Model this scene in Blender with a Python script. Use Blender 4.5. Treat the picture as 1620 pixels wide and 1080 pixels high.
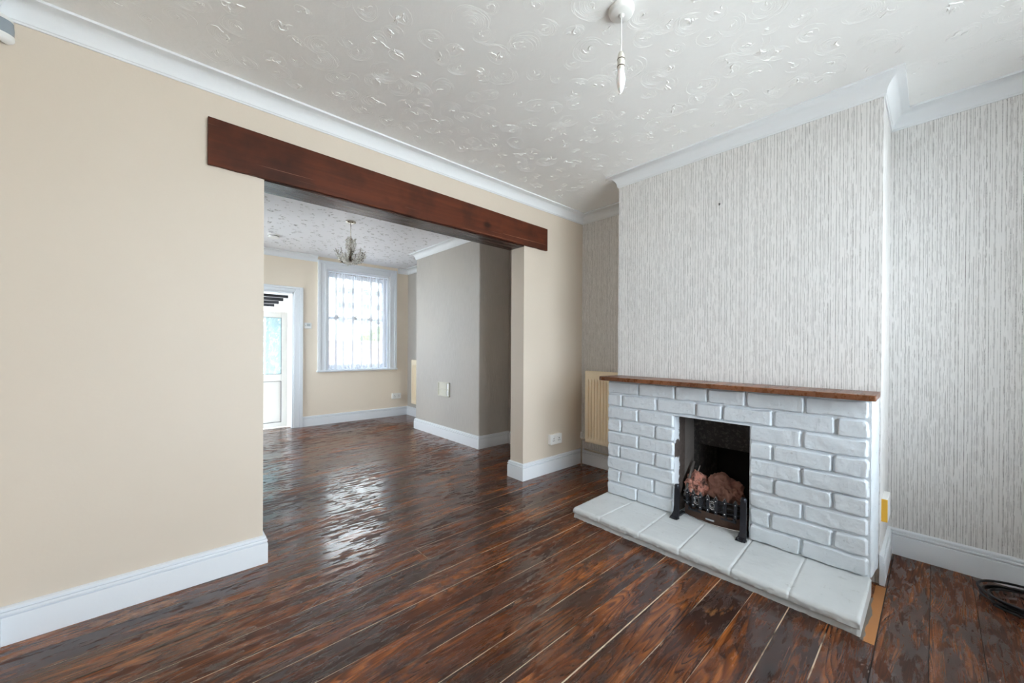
import bpy, bmesh, math, random
import numpy as np
from mathutils import Vector, noise

S = bpy.context.scene
for o in list(bpy.data.objects):
    bpy.data.objects.remove(o)
random.seed(7)

# ------------------------------------------------------------------ camera
H = 1.15
YAW, PITCH, ROLL = math.radians(47.2596), math.radians(-0.1975), math.radians(0.3514)
FPX, CX, CY = 607.007, 823.116, 552.561
def make_camera():
    R0 = Vector((math.sin(YAW), -math.cos(YAW), 0))
    U0 = Vector((-math.sin(PITCH)*math.cos(YAW), -math.sin(PITCH)*math.sin(YAW), math.cos(PITCH)))
    F = Vector((math.cos(PITCH)*math.cos(YAW), math.cos(PITCH)*math.sin(YAW), math.sin(PITCH)))
    R = math.cos(ROLL)*R0 + math.sin(ROLL)*U0
    U = -math.sin(ROLL)*R0 + math.cos(ROLL)*U0
    cd = bpy.data.cameras.new('camera')
    cd.sensor_fit = 'HORIZONTAL'; cd.sensor_width = 36
    cd.lens = FPX/1620*36
    cd.shift_x = (810-CX)/1620
    cd.shift_y = (CY-540)/1620
    cd.clip_start = 0.02; cd.clip_end = 300
    co = bpy.data.objects.new('camera', cd)
    S.collection.objects.link(co)
    m = co.matrix_world.copy()
    for i in range(3):
        m[i][0], m[i][1], m[i][2] = R[i], U[i], -F[i]
    m[0][3], m[1][3], m[2][3] = 0, 0, H
    co.matrix_world = m
    S.camera = co
make_camera()

# ------------------------------------------------------------------ world, light, exposure
S.view_settings.view_transform = 'Standard'
S.view_settings.look = 'None'
S.view_settings.gamma = 1
S.view_settings.use_curve_mapping = False
S.view_settings.exposure = 0.98
SKY = 8.0
w = bpy.data.worlds.new('overcast_sky'); S.world = w
w.use_nodes = True
wt = w.node_tree; wt.nodes.clear()
wo = wt.nodes.new('ShaderNodeOutputWorld'); bg = wt.nodes.new('ShaderNodeBackground')
tc = wt.nodes.new('ShaderNodeTexCoord'); sx = wt.nodes.new('ShaderNodeSeparateXYZ'); rp = wt.nodes.new('ShaderNodeValToRGB')
wt.links.new(tc.outputs['Generated'], sx.inputs[0]); wt.links.new(sx.outputs['Z'], rp.inputs[0])
rp.color_ramp.elements[0].position = 0.0; rp.color_ramp.elements[0].color = (.80, .88, .97, 1)
rp.color_ramp.elements[1].position = 0.8; rp.color_ramp.elements[1].color = (.93, .97, 1, 1)
wt.links.new(rp.outputs[0], bg.inputs[0]); bg.inputs[1].default_value = SKY
wt.links.new(bg.outputs[0], wo.inputs[0])

# window geometry needed for the light portals
XL, YF = -.478, -1.1                 # left wall and front wall of the front room
XA, XB, XA2 = 3.088, 2.5845, 3.045  # left alcove, chimney breast, right alcove
BY0, BY1 = .18, 1.676
YP, YPB = 2.4255, 2.59              # partition, front and back face
YR, YRB = 6.17, 6.42                # rear wall
XR, RB0, RB1, XRA = 2.622, 3.523, 5.027, 3.06
ZC = 2.48
FW = (.25, 2.45, .62, 2.34)         # front window x0,x1,z0,z1
RW = (1.755, 2.73, .80, 2.31)       # rear window
DW = (.45, 1.33, -.17, 1.915)       # rear doorway
SW = (4.35, 5.75, .8, 2.15)           # unseen side window added to brighten the rear room, left wall (y0,y1,z0,z1)
LXL = -.7
def portal(name, loc, rot, sx_, sy_):
    l = bpy.data.lights.new(name, 'AREA'); l.shape = 'RECTANGLE'; l.size = sx_; l.size_y = sy_
    l.cycles.is_portal = True
    o = bpy.data.objects.new(name, l); o.location = loc; o.rotation_euler = rot
    S.collection.objects.link(o)
portal('daylight_front_window', ((FW[0]+FW[1])/2, YF-.16, (FW[2]+FW[3])/2), (math.radians(90), 0, 0), FW[1]-FW[0], FW[3]-FW[2])
portal('daylight_rear_window', ((RW[0]+RW[1])/2, YR+.2, (RW[2]+RW[3])/2), (math.radians(-90), 0, 0), RW[1]-RW[0], RW[3]-RW[2])
portal('daylight_added_side_window', (XL-.16, (SW[0]+SW[1])/2, (SW[2]+SW[3])/2), (0, math.radians(-90), 0), SW[3]-SW[2], SW[1]-SW[0])  # portal of the added side window
portal('daylight_added_lean_to_side', (LXL-.13, 8.2, 1.22), (0, math.radians(-90), 0), 1.45, 1.4)  # portal of the opening added to brighten the lean-to
portal('daylight_lean_to', (.5, 9.12, 1.0), (math.radians(-90), 0, 0), 2.0, 1.5)
S.cycles.max_bounces = 14; S.cycles.diffuse_bounces = 9; S.cycles.glossy_bounces = 5
S.cycles.transparent_max_bounces = 12
S.cycles.use_denoising = True
S.cycles.sample_clamp_indirect = 8

# ------------------------------------------------------------------ mesh helpers
class MB:
    def __init__(s): s.v = []; s.f = []; s.m = []
    def add(s, vs, fs, mi=0):
        n = len(s.v); s.v += [tuple(map(float, p)) for p in vs]
        s.f += [tuple(int(i)+n for i in f) for f in fs]; s.m += [mi]*len(fs); return s
    def box(s, x0, x1, y0, y1, z0, z1, mi=0):
        vs = [(x, y, z) for x in (x0, x1) for y in (y0, y1) for z in (z0, z1)]
        return s.add(vs, [(0,1,3,2),(4,6,7,5),(0,4,5,1),(2,3,7,6),(0,2,6,4),(1,5,7,3)], mi)
    def tube(s, pts, r, n=10, mi=0, cap=True):
        pts = [Vector(p) for p in pts]; rs = r if isinstance(r, (list, tuple)) else [r]*len(pts)
        rings = []; up = None
        for i, p in enumerate(pts):
            t = (pts[min(i+1, len(pts)-1)]-pts[max(i-1, 0)]).normalized()
            if up is None: up = Vector((0,0,1)) if abs(t.z) < .9 else Vector((1,0,0))
            a = t.cross(up).normalized(); b = a.cross(t).normalized(); up = b
            rings.append([p+rs[i]*(math.cos(q)*a+math.sin(q)*b) for q in [2*math.pi*k/n for k in range(n)]])
        vs = [q for rg in rings for q in rg]
        fs = [(i*n+k, i*n+(k+1) % n, (i+1)*n+(k+1) % n, (i+1)*n+k) for i in range(len(pts)-1) for k in range(n)]
        if cap: fs += [tuple(range(n))[::-1], tuple((len(pts)-1)*n+k for k in range(n))]
        return s.add(vs, fs, mi)
    def lathe(s, prof, c, n=32, mi=0, axis='z', cap=True):
        vs = []
        for r, h in prof:
            for k in range(n):
                q = 2*math.pi*k/n; a, b = r*math.cos(q), r*math.sin(q)
                vs.append({'z': (c[0]+a, c[1]+b, c[2]+h), 'x': (c[0]+h, c[1]+a, c[2]+b), 'y': (c[0]+b, c[1]+h, c[2]+a)}[axis])
        L = len(prof)
        fs = [(i*n+k, i*n+(k+1) % n, (i+1)*n+(k+1) % n, (i+1)*n+k) for i in range(L-1) for k in range(n)]
        if cap: fs += [tuple(range(n)), tuple((L-1)*n+k for k in range(n))]
        return s.add(vs, fs, mi)
    def build(s, name, mats, parent=None, smooth=False, bevel=0, seg=2, auto=None):
        org = Vector(parent_world(parent)) if parent is not None else Vector((0, 0, 0))
        me = bpy.data.meshes.new(name)
        me.from_pydata([tuple(Vector(p)-org) for p in s.v], [], s.f)
        for m in (mats if isinstance(mats, (list, tuple)) else [mats]): me.materials.append(m)
        me.polygons.foreach_set('material_index', s.m)
        bm = bmesh.new(); bm.from_mesh(me)
        bmesh.ops.recalc_face_normals(bm, faces=bm.faces)
        bm.to_mesh(me); bm.free()
        if smooth:
            me.polygons.foreach_set('use_smooth', [True]*len(me.polygons))
            if auto is not None: me.set_sharp_from_angle(angle=math.radians(auto))
        o = bpy.data.objects.new(name, me); S.collection.objects.link(o)
        if parent is not None: o.parent = parent
        if bevel:
            b = o.modifiers.new('bevel', 'BEVEL'); b.width = bevel; b.segments = seg; b.limit_method = 'ANGLE'; b.angle_limit = math.radians(40)
            me.polygons.foreach_set('use_smooth', [True]*len(me.polygons)); me.set_sharp_from_angle(angle=math.radians(45))
        return o

def parent_world(o):
    x = Vector((0, 0, 0))
    while o is not None:
        x = x + Vector(o.location); o = o.parent
    return x

def thing(name, label, cat, loc=(0,0,0), group=None):
    o = bpy.data.objects.new(name, None); o.empty_display_size = .05
    S.collection.objects.link(o); o.location = loc
    return tag(o, label, cat, group)
def tag(o, label, cat, group=None, kind=None):
    o['label'] = label; o['category'] = cat
    if group: o['group'] = group
    if kind: o['kind'] = kind
    return o
def struct(o):
    o['kind'] = 'structure'; return o
def struct_empty(name, loc):
    o = bpy.data.objects.new(name, None); o.empty_display_size = .05
    S.collection.objects.link(o); o.location = loc; o['kind'] = 'structure'; return o

def sweep(mb, path, prof, closed=False, mi=0):
    """path: 2-D points, room on the left of the travel direction; prof: (offset into room, z)."""
    P = [Vector(p) for p in path]; n = len(P); offs = []
    for i in range(n):
        a = P[i-1] if (i > 0 or closed) else None
        b = P[(i+1) % n] if (i < n-1 or closed) else None
        def nrm(u, v):
            d = (v-u).normalized(); return Vector((-d.y, d.x))
        if a is None: m = nrm(P[i], b)
        elif b is None: m = nrm(a, P[i])
        else:
            n1, n2 = nrm(a, P[i]), nrm(P[i], b); m = (n1+n2); m = m/ (m.dot(n1)) if abs(m.dot(n1)) > 1e-6 else n1
        offs.append(m)
    k = len(prof)
    vs = [(P[i].x+offs[i].x*o, P[i].y+offs[i].y*o, z) for i in range(n) for (o, z) in prof]
    fs = []
    for i in range(n if closed else n-1):
        j = (i+1) % n
        for q in range(k):
            r = (q+1) % k
            fs.append((i*k+q, i*k+r, j*k+r, j*k+q))
    if not closed: fs += [tuple(range(k)), tuple((n-1)*k+q for q in range(k))]
    mb.add(vs, fs, mi)

def wall_cells(mb, axis, p0, p1, u0, u1, z0, z1, holes, mi=0):
    us = sorted({u0, u1} | {h for q in holes for h in q[:2]}); zs = sorted({z0, z1} | {h for q in holes for h in q[2:]})
    us = [u for u in us if u0 <= u <= u1]; zs = [z for z in zs if z0 <= z <= z1]
    for a, b in zip(us, us[1:]):
        for c, d in zip(zs, zs[1:]):
            um, zm = (a+b)/2, (c+d)/2
            if any(q[0] < um < q[1] and q[2] < zm < q[3] for q in holes): continue
            if axis == 'y': mb.box(a, b, p0, p1, c, d, mi)
            else: mb.box(p0, p1, a, b, c, d, mi)

# ------------------------------------------------------------------ materials
def lin(r, g, b):
    f = lambda c: (c/255/12.92) if c/255 <= .04045 else ((c/255+.055)/1.055)**2.4
    return (f(r), f(g), f(b), 1)
class N:
    """small node-graph helper"""
    def __init__(s, name):
        s.m = bpy.data.materials.new(name); s.m.use_nodes = True
        s.t = s.m.node_tree; s.t.nodes.clear()
        s.out = s.t.nodes.new('ShaderNodeOutputMaterial')
    def n(s, typ, **kw):
        nd = s.t.nodes.new('ShaderNode'+typ)
        for k, v in kw.items(): setattr(nd, k, v)
        return nd
    def set(s, inp, v):
        if isinstance(v, bpy.types.NodeSocket): s.t.links.new(v, inp)
        elif isinstance(v, (int, float)) and inp.type in ('RGBA',): inp.default_value = (v, v, v, 1)
        elif isinstance(v, tuple) and inp.type == 'VECTOR': inp.default_value = v[:3]
        else: inp.default_value = v
    def math(s, op, a, b=None, c=None, clamp=False):
        nd = s.n('Math', operation=op, use_clamp=clamp); s.set(nd.inputs[0], a)
        if b is not None: s.set(nd.inputs[1], b)
        if c is not None: s.set(nd.inputs[2], c)
        return nd.outputs[0]
    def pos(s):
        g = s.n('NewGeometry'); return g.outputs['Position']
    def sep(s, v):
        nd = s.n('SeparateXYZ'); s.set(nd.inputs[0], v); return nd.outputs
    def comb(s, x=0., y=0., z=0.):
        nd = s.n('CombineXYZ'); s.set(nd.inputs[0], x); s.set(nd.inputs[1], y); s.set(nd.inputs[2], z); return nd.outputs[0]
    def noise(s, v, scale, detail=3., rough=.5, dist=0., col=False):
        nd = s.n('TexNoise'); s.set(nd.inputs['Vector'], v); nd.inputs['Scale'].default_value = scale
        nd.inputs['Detail'].default_value = detail; nd.inputs['Roughness'].default_value = rough; nd.inputs['Distortion'].default_value = dist
        return nd.outputs['Color' if col else 0]
    def white(s, v):
        nd = s.n('TexWhiteNoise', noise_dimensions='3D'); s.set(nd.inputs['Vector'], v); return nd.outputs['Value']
    def map(s, v, a, b, c=0., d=1., clamp=True):
        nd = s.n('MapRange', clamp=clamp); s.set(nd.inputs[0], v)
        for i, q in enumerate((a, b, c, d)): s.set(nd.inputs[i+1], q)
        return nd.outputs[0]
    def mix(s, f, a, b, mode='MIX'):
        nd = s.n('Mix', data_type='RGBA', blend_type=mode); s.set(nd.inputs[0], f); s.set(nd.inputs[6], a); s.set(nd.inputs[7], b)
        return nd.outputs[2]
    def vadd(s, a, b):
        nd = s.n('VectorMath', operation='ADD'); s.set(nd.inputs[0], a); s.set(nd.inputs[1], b); return nd.outputs[0]
    def vmul(s, a, b):
        nd = s.n('VectorMath', operation='MULTIPLY'); s.set(nd.inputs[0], a); s.set(nd.inputs[1], b); return nd.outputs[0]
    def bump(s, h, strength=1., dist=.01, nrm=None):
        nd = s.n('Bump'); s.set(nd.inputs['Height'], h); nd.inputs['Strength'].default_value = strength; nd.inputs['Distance'].default_value = dist
        if nrm is not None: s.set(nd.inputs['Normal'], nrm)
        return nd.outputs[0]
    def bsdf(s, col, rough=.5, nrm=None, **kw):
        b = s.n('BsdfPrincipled'); s.set(b.inputs['Base Color'], col); s.set(b.inputs['Roughness'], rough)
        if nrm is not None: s.set(b.inputs['Normal'], nrm)
        for k, v in kw.items(): s.set(b.inputs[k.replace('_', ' ')], v)
        s.t.links.new(b.outputs[0], s.out.inputs[0]); return b

def simple(name, col, rough=.5, bump=0., bscale=60., var=0., **kw):
    g = N(name); p = g.pos(); c = col
    if var: c = g.mix(g.noise(p, 6., 4.), tuple(x*(1-var) for x in col[:3])+(1,), tuple(min(1, x*(1+var)) for x in col[:3])+(1,))
    nr = g.bump(g.noise(p, bscale, 4., .6), bump, .004) if bump else None
    g.bsdf(c, rough, nr, **kw); return g.m

M = {}
M['white_paint'] = simple('white_gloss_paint', lin(226, 230, 235), .35, .15, 30)
M['coving'] = simple('coving_paint', lin(232, 235, 238), .6, .1, 30)
M['plastic'] = simple('white_plastic', lin(236, 236, 234), .3)
M['aged_plastic'] = simple('aged_plastic', lin(205, 202, 188), .45, .1, 80, .06)
M['dark'] = simple('dark_slot', lin(20, 20, 20), .6)
M['radiator'] = simple('cream_radiator_enamel', lin(255, 240, 212), .35)
M['black_iron'] = simple('black_iron', lin(52, 54, 60), .28, .3, 120, .2, Metallic=.6)
M['iron_glint'] = simple('painted_glint_iron', lin(196, 198, 202), .25, .3, 120, Metallic=.8)  # pale tone painting highlights onto the dark grate ironwork
M['upvc'] = simple('white_upvc', lin(240, 243, 246), .25)
M['rubber'] = simple('grey_gasket', lin(90, 95, 105), .6)
M['cable'] = simple('black_cable', lin(18, 18, 22), .4)
M['brass'] = simple('brass_pins', lin(150, 120, 70), .35, Metallic=1.0)
M['chrome'] = simple('chrome', lin(205, 200, 190), .15, Metallic=1.0)
M['holder'] = simple('lampholder_plastic', lin(222, 218, 208), .4)
M['yellow'] = simple('yellow_tape', lin(226, 176, 62), .5, .1, 60, .06)
M['ground'] = simple('pale_bounce_paving', lin(222, 222, 220), .8, .3, 10, .1)  # kept pale so it bounces daylight up to the ceilings
M['tower'] = simple('pale_render', lin(215, 215, 212), .8)
M['tower_glass'] = simple('dark_window_glass', lin(70, 78, 88), .2)
M['beam_black'] = simple('black_painted_timber', lin(30, 32, 38), .6, .2, 30)
M['lean_white'] = simple('lean_to_white', lin(225, 226, 226), .7)
M['fleck'] = simple('grey_ceiling_fleck', lin(196, 194, 196), .5)
M['pine'] = simple('pine_batten', lin(196, 140, 86), .6, .2, 30, .15)

def glass_mat():
    g = N('clear_glass'); t = g.n('BsdfTransparent'); t.inputs[0].default_value = (.96, .98, .98, 1)
    gl = g.n('BsdfGlossy'); gl.inputs['Roughness'].default_value = .02; fr = g.n('Fresnel'); fr.inputs[0].default_value = 1.45
    mx = g.n('MixShader'); g.t.links.new(fr.outputs[0], mx.inputs[0]); g.t.links.new(t.outputs[0], mx.inputs[1]); g.t.links.new(gl.outputs[0], mx.inputs[2])
    g.t.links.new(mx.outputs[0], g.out.inputs[0]); return g.m
M['glass'] = glass_mat()
def frosted_mat():
    g = N('patterned_obscure_glass'); t = g.n('BsdfTransparent'); t.inputs[0].default_value = (.62, .73, .75, 1)
    p = g.pos(); v = g.noise(g.vmul(p, (1., 1., .6)), 26., 3., .6, .6)
    d = g.n('BsdfTranslucent'); d.inputs[0].default_value = (.30, .36, .37, 1)
    gl = g.n('BsdfGlossy'); gl.inputs['Roughness'].default_value = .08
    m1 = g.n('MixShader'); g.set(m1.inputs[0], g.map(v, .35, .65, .35, .75)); g.t.links.new(t.outputs[0], m1.inputs[1]); g.t.links.new(d.outputs[0], m1.inputs[2])
    m2 = g.n('MixShader'); m2.inputs[0].default_value = .08; g.t.links.new(m1.outputs[0], m2.inputs[1]); g.t.links.new(gl.outputs[0], m2.inputs[2])
    g.t.links.new(m2.outputs[0], g.out.inputs[0]); return g.m
M['frosted'] = frosted_mat()
def net_mat():
    g = N('net_curtain_voile'); p = g.pos(); s = g.sep(p)
    t = g.n('BsdfTransparent'); d = g.n('BsdfDiffuse'); d.inputs[0].default_value = lin(236, 240, 248)
    tr = g.n('BsdfTranslucent'); tr.inputs[0].default_value = lin(228, 234, 244)
    a = g.n('MixShader'); a.inputs[0].default_value = .035
    g.t.links.new(d.outputs[0], a.inputs[1]); g.t.links.new(tr.outputs[0], a.inputs[2])
    lace = g.map(g.noise(g.comb(s[0], 0., s[2]), 55., 2., .5, 1.2), .42, .60, .30, .62)
    band = 0.
    for f, wd in ((1.775, .030), (1.80, .012), (1.905, .022), (2.01, .018), (2.16, .022), (2.30, .012), (2.44, .024), (2.56, .020), (2.66, .03), (2.70, .03)):
        dd = g.math('ABSOLUTE', g.math('SUBTRACT', s[0], f+.0)); q = g.map(dd, wd*.6, wd*1.3, 1., 0.); band = q if band == 0. else g.math('MAXIMUM', band, q)
    top = g.map(s[2], 2.19, 2.22, 0., .8)
    band = g.math('MAXIMUM', band, top)
    lace = g.math('ADD', g.math('MULTIPLY', g.math('SUBTRACT', 1., band), lace), g.math('MULTIPLY', band, .962))
    b = g.n('MixShader'); g.set(b.inputs[0], lace); g.t.links.new(t.outputs[0], b.inputs[1]); g.t.links.new(a.outputs[0], b.inputs[2])
    g.t.links.new(b.outputs[0], g.out.inputs[0]); return g.m
M['net'] = net_mat()

def cream_mat(nm='cream_emulsion', a=lin(212, 199, 183), b=lin(217, 205, 190)):
    g = N(nm); p = g.pos()
    c = g.mix(g.noise(p, 1.7, 4., .6), a, b)
    spot = g.map(g.noise(p, 24., 2., .5), .80, .81)
    c = g.mix(spot, c, lin(184, 175, 158))
    h = g.math('ADD', g.noise(p, 5., 4., .6), g.math('MULTIPLY', g.noise(p, 70., 3., .6), .15))
    g.bsdf(c, .55, g.bump(h, .25, .006)); return g.m
M['cream'] = cream_mat()
M['peach'] = cream_mat('peach_cream_emulsion', lin(234, 221, 203), lin(239, 227, 210))

def stripe_paper():
    g = N('broken_stripe_wallpaper'); p = g.pos(); s = g.sep(p)
    u = g.math('ADD', s[0], s[1]); z = s[2]
    wob = g.math('MULTIPLY', g.math('SUBTRACT', g.noise(g.comb(g.math('MULTIPLY', u, 25.), 0., g.math('MULTIPLY', z, 3.)), 1., 2.), .5), .0006)
    uu = g.math('ADD', u, wob)
    def layer(pitch, width, seed, thr, cell_thr, dashlen, dots):
        q = g.math('DIVIDE', uu, pitch); i = g.math('FLOOR', q); f = g.math('FRACT', q)
        ctr = g.map(g.white(g.comb(i, seed, 3.3)), 0., 1., .3, .7)
        d = g.math('ABSOLUTE', g.math('SUBTRACT', f, ctr))
        line = g.math('SUBTRACT', 1., g.map(d, width*.5, width))
        on = g.math('GREATER_THAN', g.white(g.comb(i, seed+5., 1.)), cell_thr)
        zz = g.math('ADD', g.math('DIVIDE', z, dashlen), g.math('MULTIPLY', g.white(g.comb(i, seed+9., 2.)), 50.))
        dn = g.noise(g.comb(zz, g.math('MULTIPLY', i, 7.31), seed), 1., 1., .5)
        dash = g.map(dn, thr, thr+.06)
        m = g.math('MULTIPLY', g.math('MULTIPLY', line, on), dash)
        if dots:
            dt = g.math('FRACT', g.math('DIVIDE', z, dots)); dt = g.math('MULTIPLY', g.map(dt, .15, .3, 1., .35), g.map(g.white(g.comb(i, g.math('FLOOR', g.math('DIVIDE', z, dots)), seed)), 0, 1, .5, 1.))
            m = g.math('MULTIPLY', m, dt)
        return m
    l1 = layer(.0165, .12, 1., .37, .06, .12, .0075)
    l2 = layer(.0071, .12, 2., .50, .10, .07, 0)
    l3 = layer(.0117, .11, 4., .47, .15, .05, .005)
    grain = g.noise(g.comb(g.math('MULTIPLY', uu, 320.), 0., g.math('MULTIPLY', z, 14.)), 1., 3., .6)
    c = g.mix(grain, lin(214, 212, 210), lin(242, 241, 240))
    c = g.mix(g.math('MULTIPLY', l2, .55), c, lin(120, 112, 108))
    c = g.mix(g.math('MULTIPLY', l3, .9), c, lin(96, 88, 84))
    c = g.mix(g.math('MULTIPLY', l1, .95), c, lin(44, 38, 36))
    h = g.math('SUBTRACT', grain, g.math('MULTIPLY', l2, .8))
    g.bsdf(c, .6, g.bump(h, .35, .0015)); return g.m
M['paper'] = stripe_paper()
def plain_paper():
    g = N('grey_woodchip_lining_paper'); p = g.pos(); s = g.sep(p); u = g.math('ADD', s[0], s[1])
    gr = g.noise(g.comb(g.math('MULTIPLY', u, 90.), 0., g.math('MULTIPLY', s[2], 9.)), 1., 4., .6)
    c = g.mix(gr, lin(166, 161, 154), lin(196, 192, 187))
    c = g.mix(g.map(g.noise(p, 1.6, 3.), .35, .7), c, lin(188, 182, 174))
    h = g.math('ADD', gr, g.math('MULTIPLY', g.noise(g.comb(g.math('MULTIPLY', u, 3.), 0., s[2]), 1.6, 3., .5, .8), 6.))
    g.bsdf(c, .6, g.bump(h, .45, .004)); return g.m
M['greypaper'] = plain_paper()

def artex(name, scale, blob_h, ring_h, col, fleck=None):
    g = N(name); p = g.pos(); s = g.sep(p)
    v = g.comb(s[0], s[1], 0.)
    dn = g.n('VectorMath', operation='SUBTRACT'); g.set(dn.inputs[0], g.noise(v, 5., 2., .5, 0., True)); dn.inputs[1].default_value = (.5, .5, .5)
    dd = g.vmul(dn.outputs[0], (.05, .05, 0.)); vv = g.vadd(v, dd)
    vo = g.n('TexVoronoi', feature='F1', voronoi_dimensions='2D'); g.set(vo.inputs['Vector'], vv); vo.inputs['Scale'].default_value = scale
    vo.inputs['Randomness'].default_value = .8
    d = vo.outputs['Distance']; cr = g.sep(vo.outputs['Color'])
    ring = g.math('SINE', g.math('ADD', g.math('MULTIPLY', d, 95.), g.math('MULTIPLY', cr[0], 6.)))
    amp = g.math('MULTIPLY', g.map(d, .05, .55, 1., .1), g.map(g.noise(vv, 9., 2.), .42, .62, .05, 1.))
    bl = g.map(d, .06, .21, 1., 0.)
    tn = g.noise(g.vadd(vv, dd), 42., 2., .6, 1.5)
    blob = g.math('MULTIPLY', g.math('MULTIPLY', bl, g.map(tn, .52, .62)), g.map(cr[1], .1, .5, .3, 1.))
    h = g.math('ADD', g.math('MULTIPLY', g.math('MULTIPLY', ring, amp), ring_h), g.math('MULTIPLY', blob, blob_h))
    h = g.math('ADD', h, g.math('MULTIPLY', g.noise(v, 60., 3., .6), ring_h*.5))
    lump = g.noise(v, 12., 4., .55)
    g.bsdf(col, .55, g.bump(lump, .35, .008)); return g.m
M['ceiling'] = artex('swirled_artex_ceiling', 7.2, .0045, .00045, lin(245, 245, 244))
M['ceiling_rear'] = artex('stippled_artex_ceiling', 11., .004, .0003, lin(232, 232, 236), lin(140, 138, 140))

def wood_floor():
    g = N('stained_worn_pine_boards'); p = g.pos(); s = g.sep(p)
    at = g.n('Attribute', attribute_name='board', attribute_type='GEOMETRY'); b = at.outputs['Fac']
    seed = g.math('MULTIPLY', b, 37.)
    x, y = s[0], s[1]
    gv = g.comb(g.math('ADD', g.math('MULTIPLY', x, .55), seed), g.math('MULTIPLY', y, 5.5), seed)
    rn = g.noise(gv, 1.25, 2., .45, .35)
    ring = g.math('FRACT', g.math('MULTIPLY', rn, 34.))
    ring = g.math('MULTIPLY', g.map(ring, 0., .75), g.map(ring, .8, 1., 1., 0.))
    fib = g.noise(g.comb(g.math('MULTIPLY', x, 3.), g.math('MULTIPLY', y, 190.), seed), 1., 4., .65)
    fib2 = g.noise(g.comb(g.math('MULTIPLY', x, 1.6), g.math('MULTIPLY', y, 40.), seed), 1., 4., .6)
    wv = g.comb(g.math('MULTIPLY', x, 1.0), g.math('MULTIPLY', y, 8.), g.math('MULTIPLY', b, 2.))
    wear = g.noise(wv, 1.5, 6., .62, .3)
    dark = g.noise(g.comb(g.math('MULTIPLY', x, .8), g.math('MULTIPLY', y, 3.6), g.math('MULTIPLY', b, 1.2)), 2.4, 7., .66)
    c = g.mix(fib2, lin(66, 35, 22), lin(140, 78, 45))
    c = g.mix(g.math('MULTIPLY', ring, .6), c, lin(38, 21, 17))
    c = g.mix(g.map(wear, .47, .62, 0., .85), c, g.mix(ring, lin(188, 112, 54), lin(108, 56, 28)))
    c = g.mix(g.map(dark, .49, .57, 0., .85), c, g.mix(fib, lin(48, 32, 29), lin(82, 62, 55)))  # dark stain patches, their greyer end painting in varnish haze
    bare = g.math('MULTIPLY', g.map(g.noise(g.comb(g.math('MULTIPLY', x, 1.5), g.math('MULTIPLY', y, 5.), seed), 1.6, 6., .7), .635, .70), .9)
    c = g.mix(bare, c, g.mix(fib, lin(190, 138, 92), lin(150, 92, 52)))
    c = g.mix(g.math('MULTIPLY', g.map(g.noise(p, 120., 2., .5), .76, .80), .7), c, lin(205, 190, 170))
    c = g.mix(g.map(fib, .35, .62, 0., .42), c, lin(28, 16, 12))
    # knots
    kv = g.n('TexVoronoi', feature='F1', voronoi_dimensions='3D'); g.set(kv.inputs['Vector'], g.comb(g.math('MULTIPLY', x, 1.1), g.math('MULTIPLY', y, 2.6), seed)); kv.inputs['Scale'].default_value = 1.6
    c = g.mix(g.map(kv.outputs['Distance'], .05, .12, .8, 0.), c, lin(30, 17, 13))
    tone = g.map(g.white(g.comb(b, 1., 1.)), 0., 1., .82, 1.18)
    c = g.mix(1., c, g.comb(tone, tone, tone), 'MULTIPLY')
    # varnish: sharp-edged glossy patches, worn matt ones between
    pv = g.comb(g.math('MULTIPLY', x, 9.), g.math('MULTIPLY', y, 38.), seed)
    patch = g.noise(pv, 1., 7., .66, .4)
    bp = g.noise(g.comb(x, y, 5.), 1.6, 3.)
    gl = g.map(g.math('ADD', patch, g.math('MULTIPLY', g.math('SUBTRACT', bp, .5), .5)), .455, .50)
    rough = g.math('ADD', g.map(gl, 0., 1., .46, .10), g.math('MULTIPLY', fib, .10))
    h = g.math('ADD', g.math('MULTIPLY', fib2, .30), g.math('ADD', g.math('MULTIPLY', gl, .25), g.math('MULTIPLY', g.noise(g.comb(g.math('MULTIPLY', x, 16.), g.math('MULTIPLY', y, 60.), 0.), 1., 3., .55), .16)))
    g.bsdf(c, rough, g.bump(h, .45, .0018), Specular_IOR_Level=g.map(gl, 0., 1., .32, .85))
    return g.m
M['floor'] = wood_floor()
def gap_mat():
    g = N('board_joint_filler'); p = g.pos(); s = g.sep(p)
    n1 = g.noise(g.comb(g.math('MULTIPLY', s[0], 2.), g.math('MULTIPLY', s[1], 9.), 0.), 1.3, 4., .6)
    inroom = g.math('MULTIPLY', g.map(s[1], .22, .26), g.map(s[1], 2.2, 3.2, 1., 0.))
    m = g.math('MULTIPLY', g.map(n1, .40, .50), inroom)
    g.bsdf(g.mix(m, lin(26, 18, 15), lin(222, 200, 172)), .7); return g.m
M['gap'] = gap_mat()
M['bare_wood'] = simple('bare_orange_board', lin(176, 118, 66), .5, .2, 40, .18)

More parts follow.
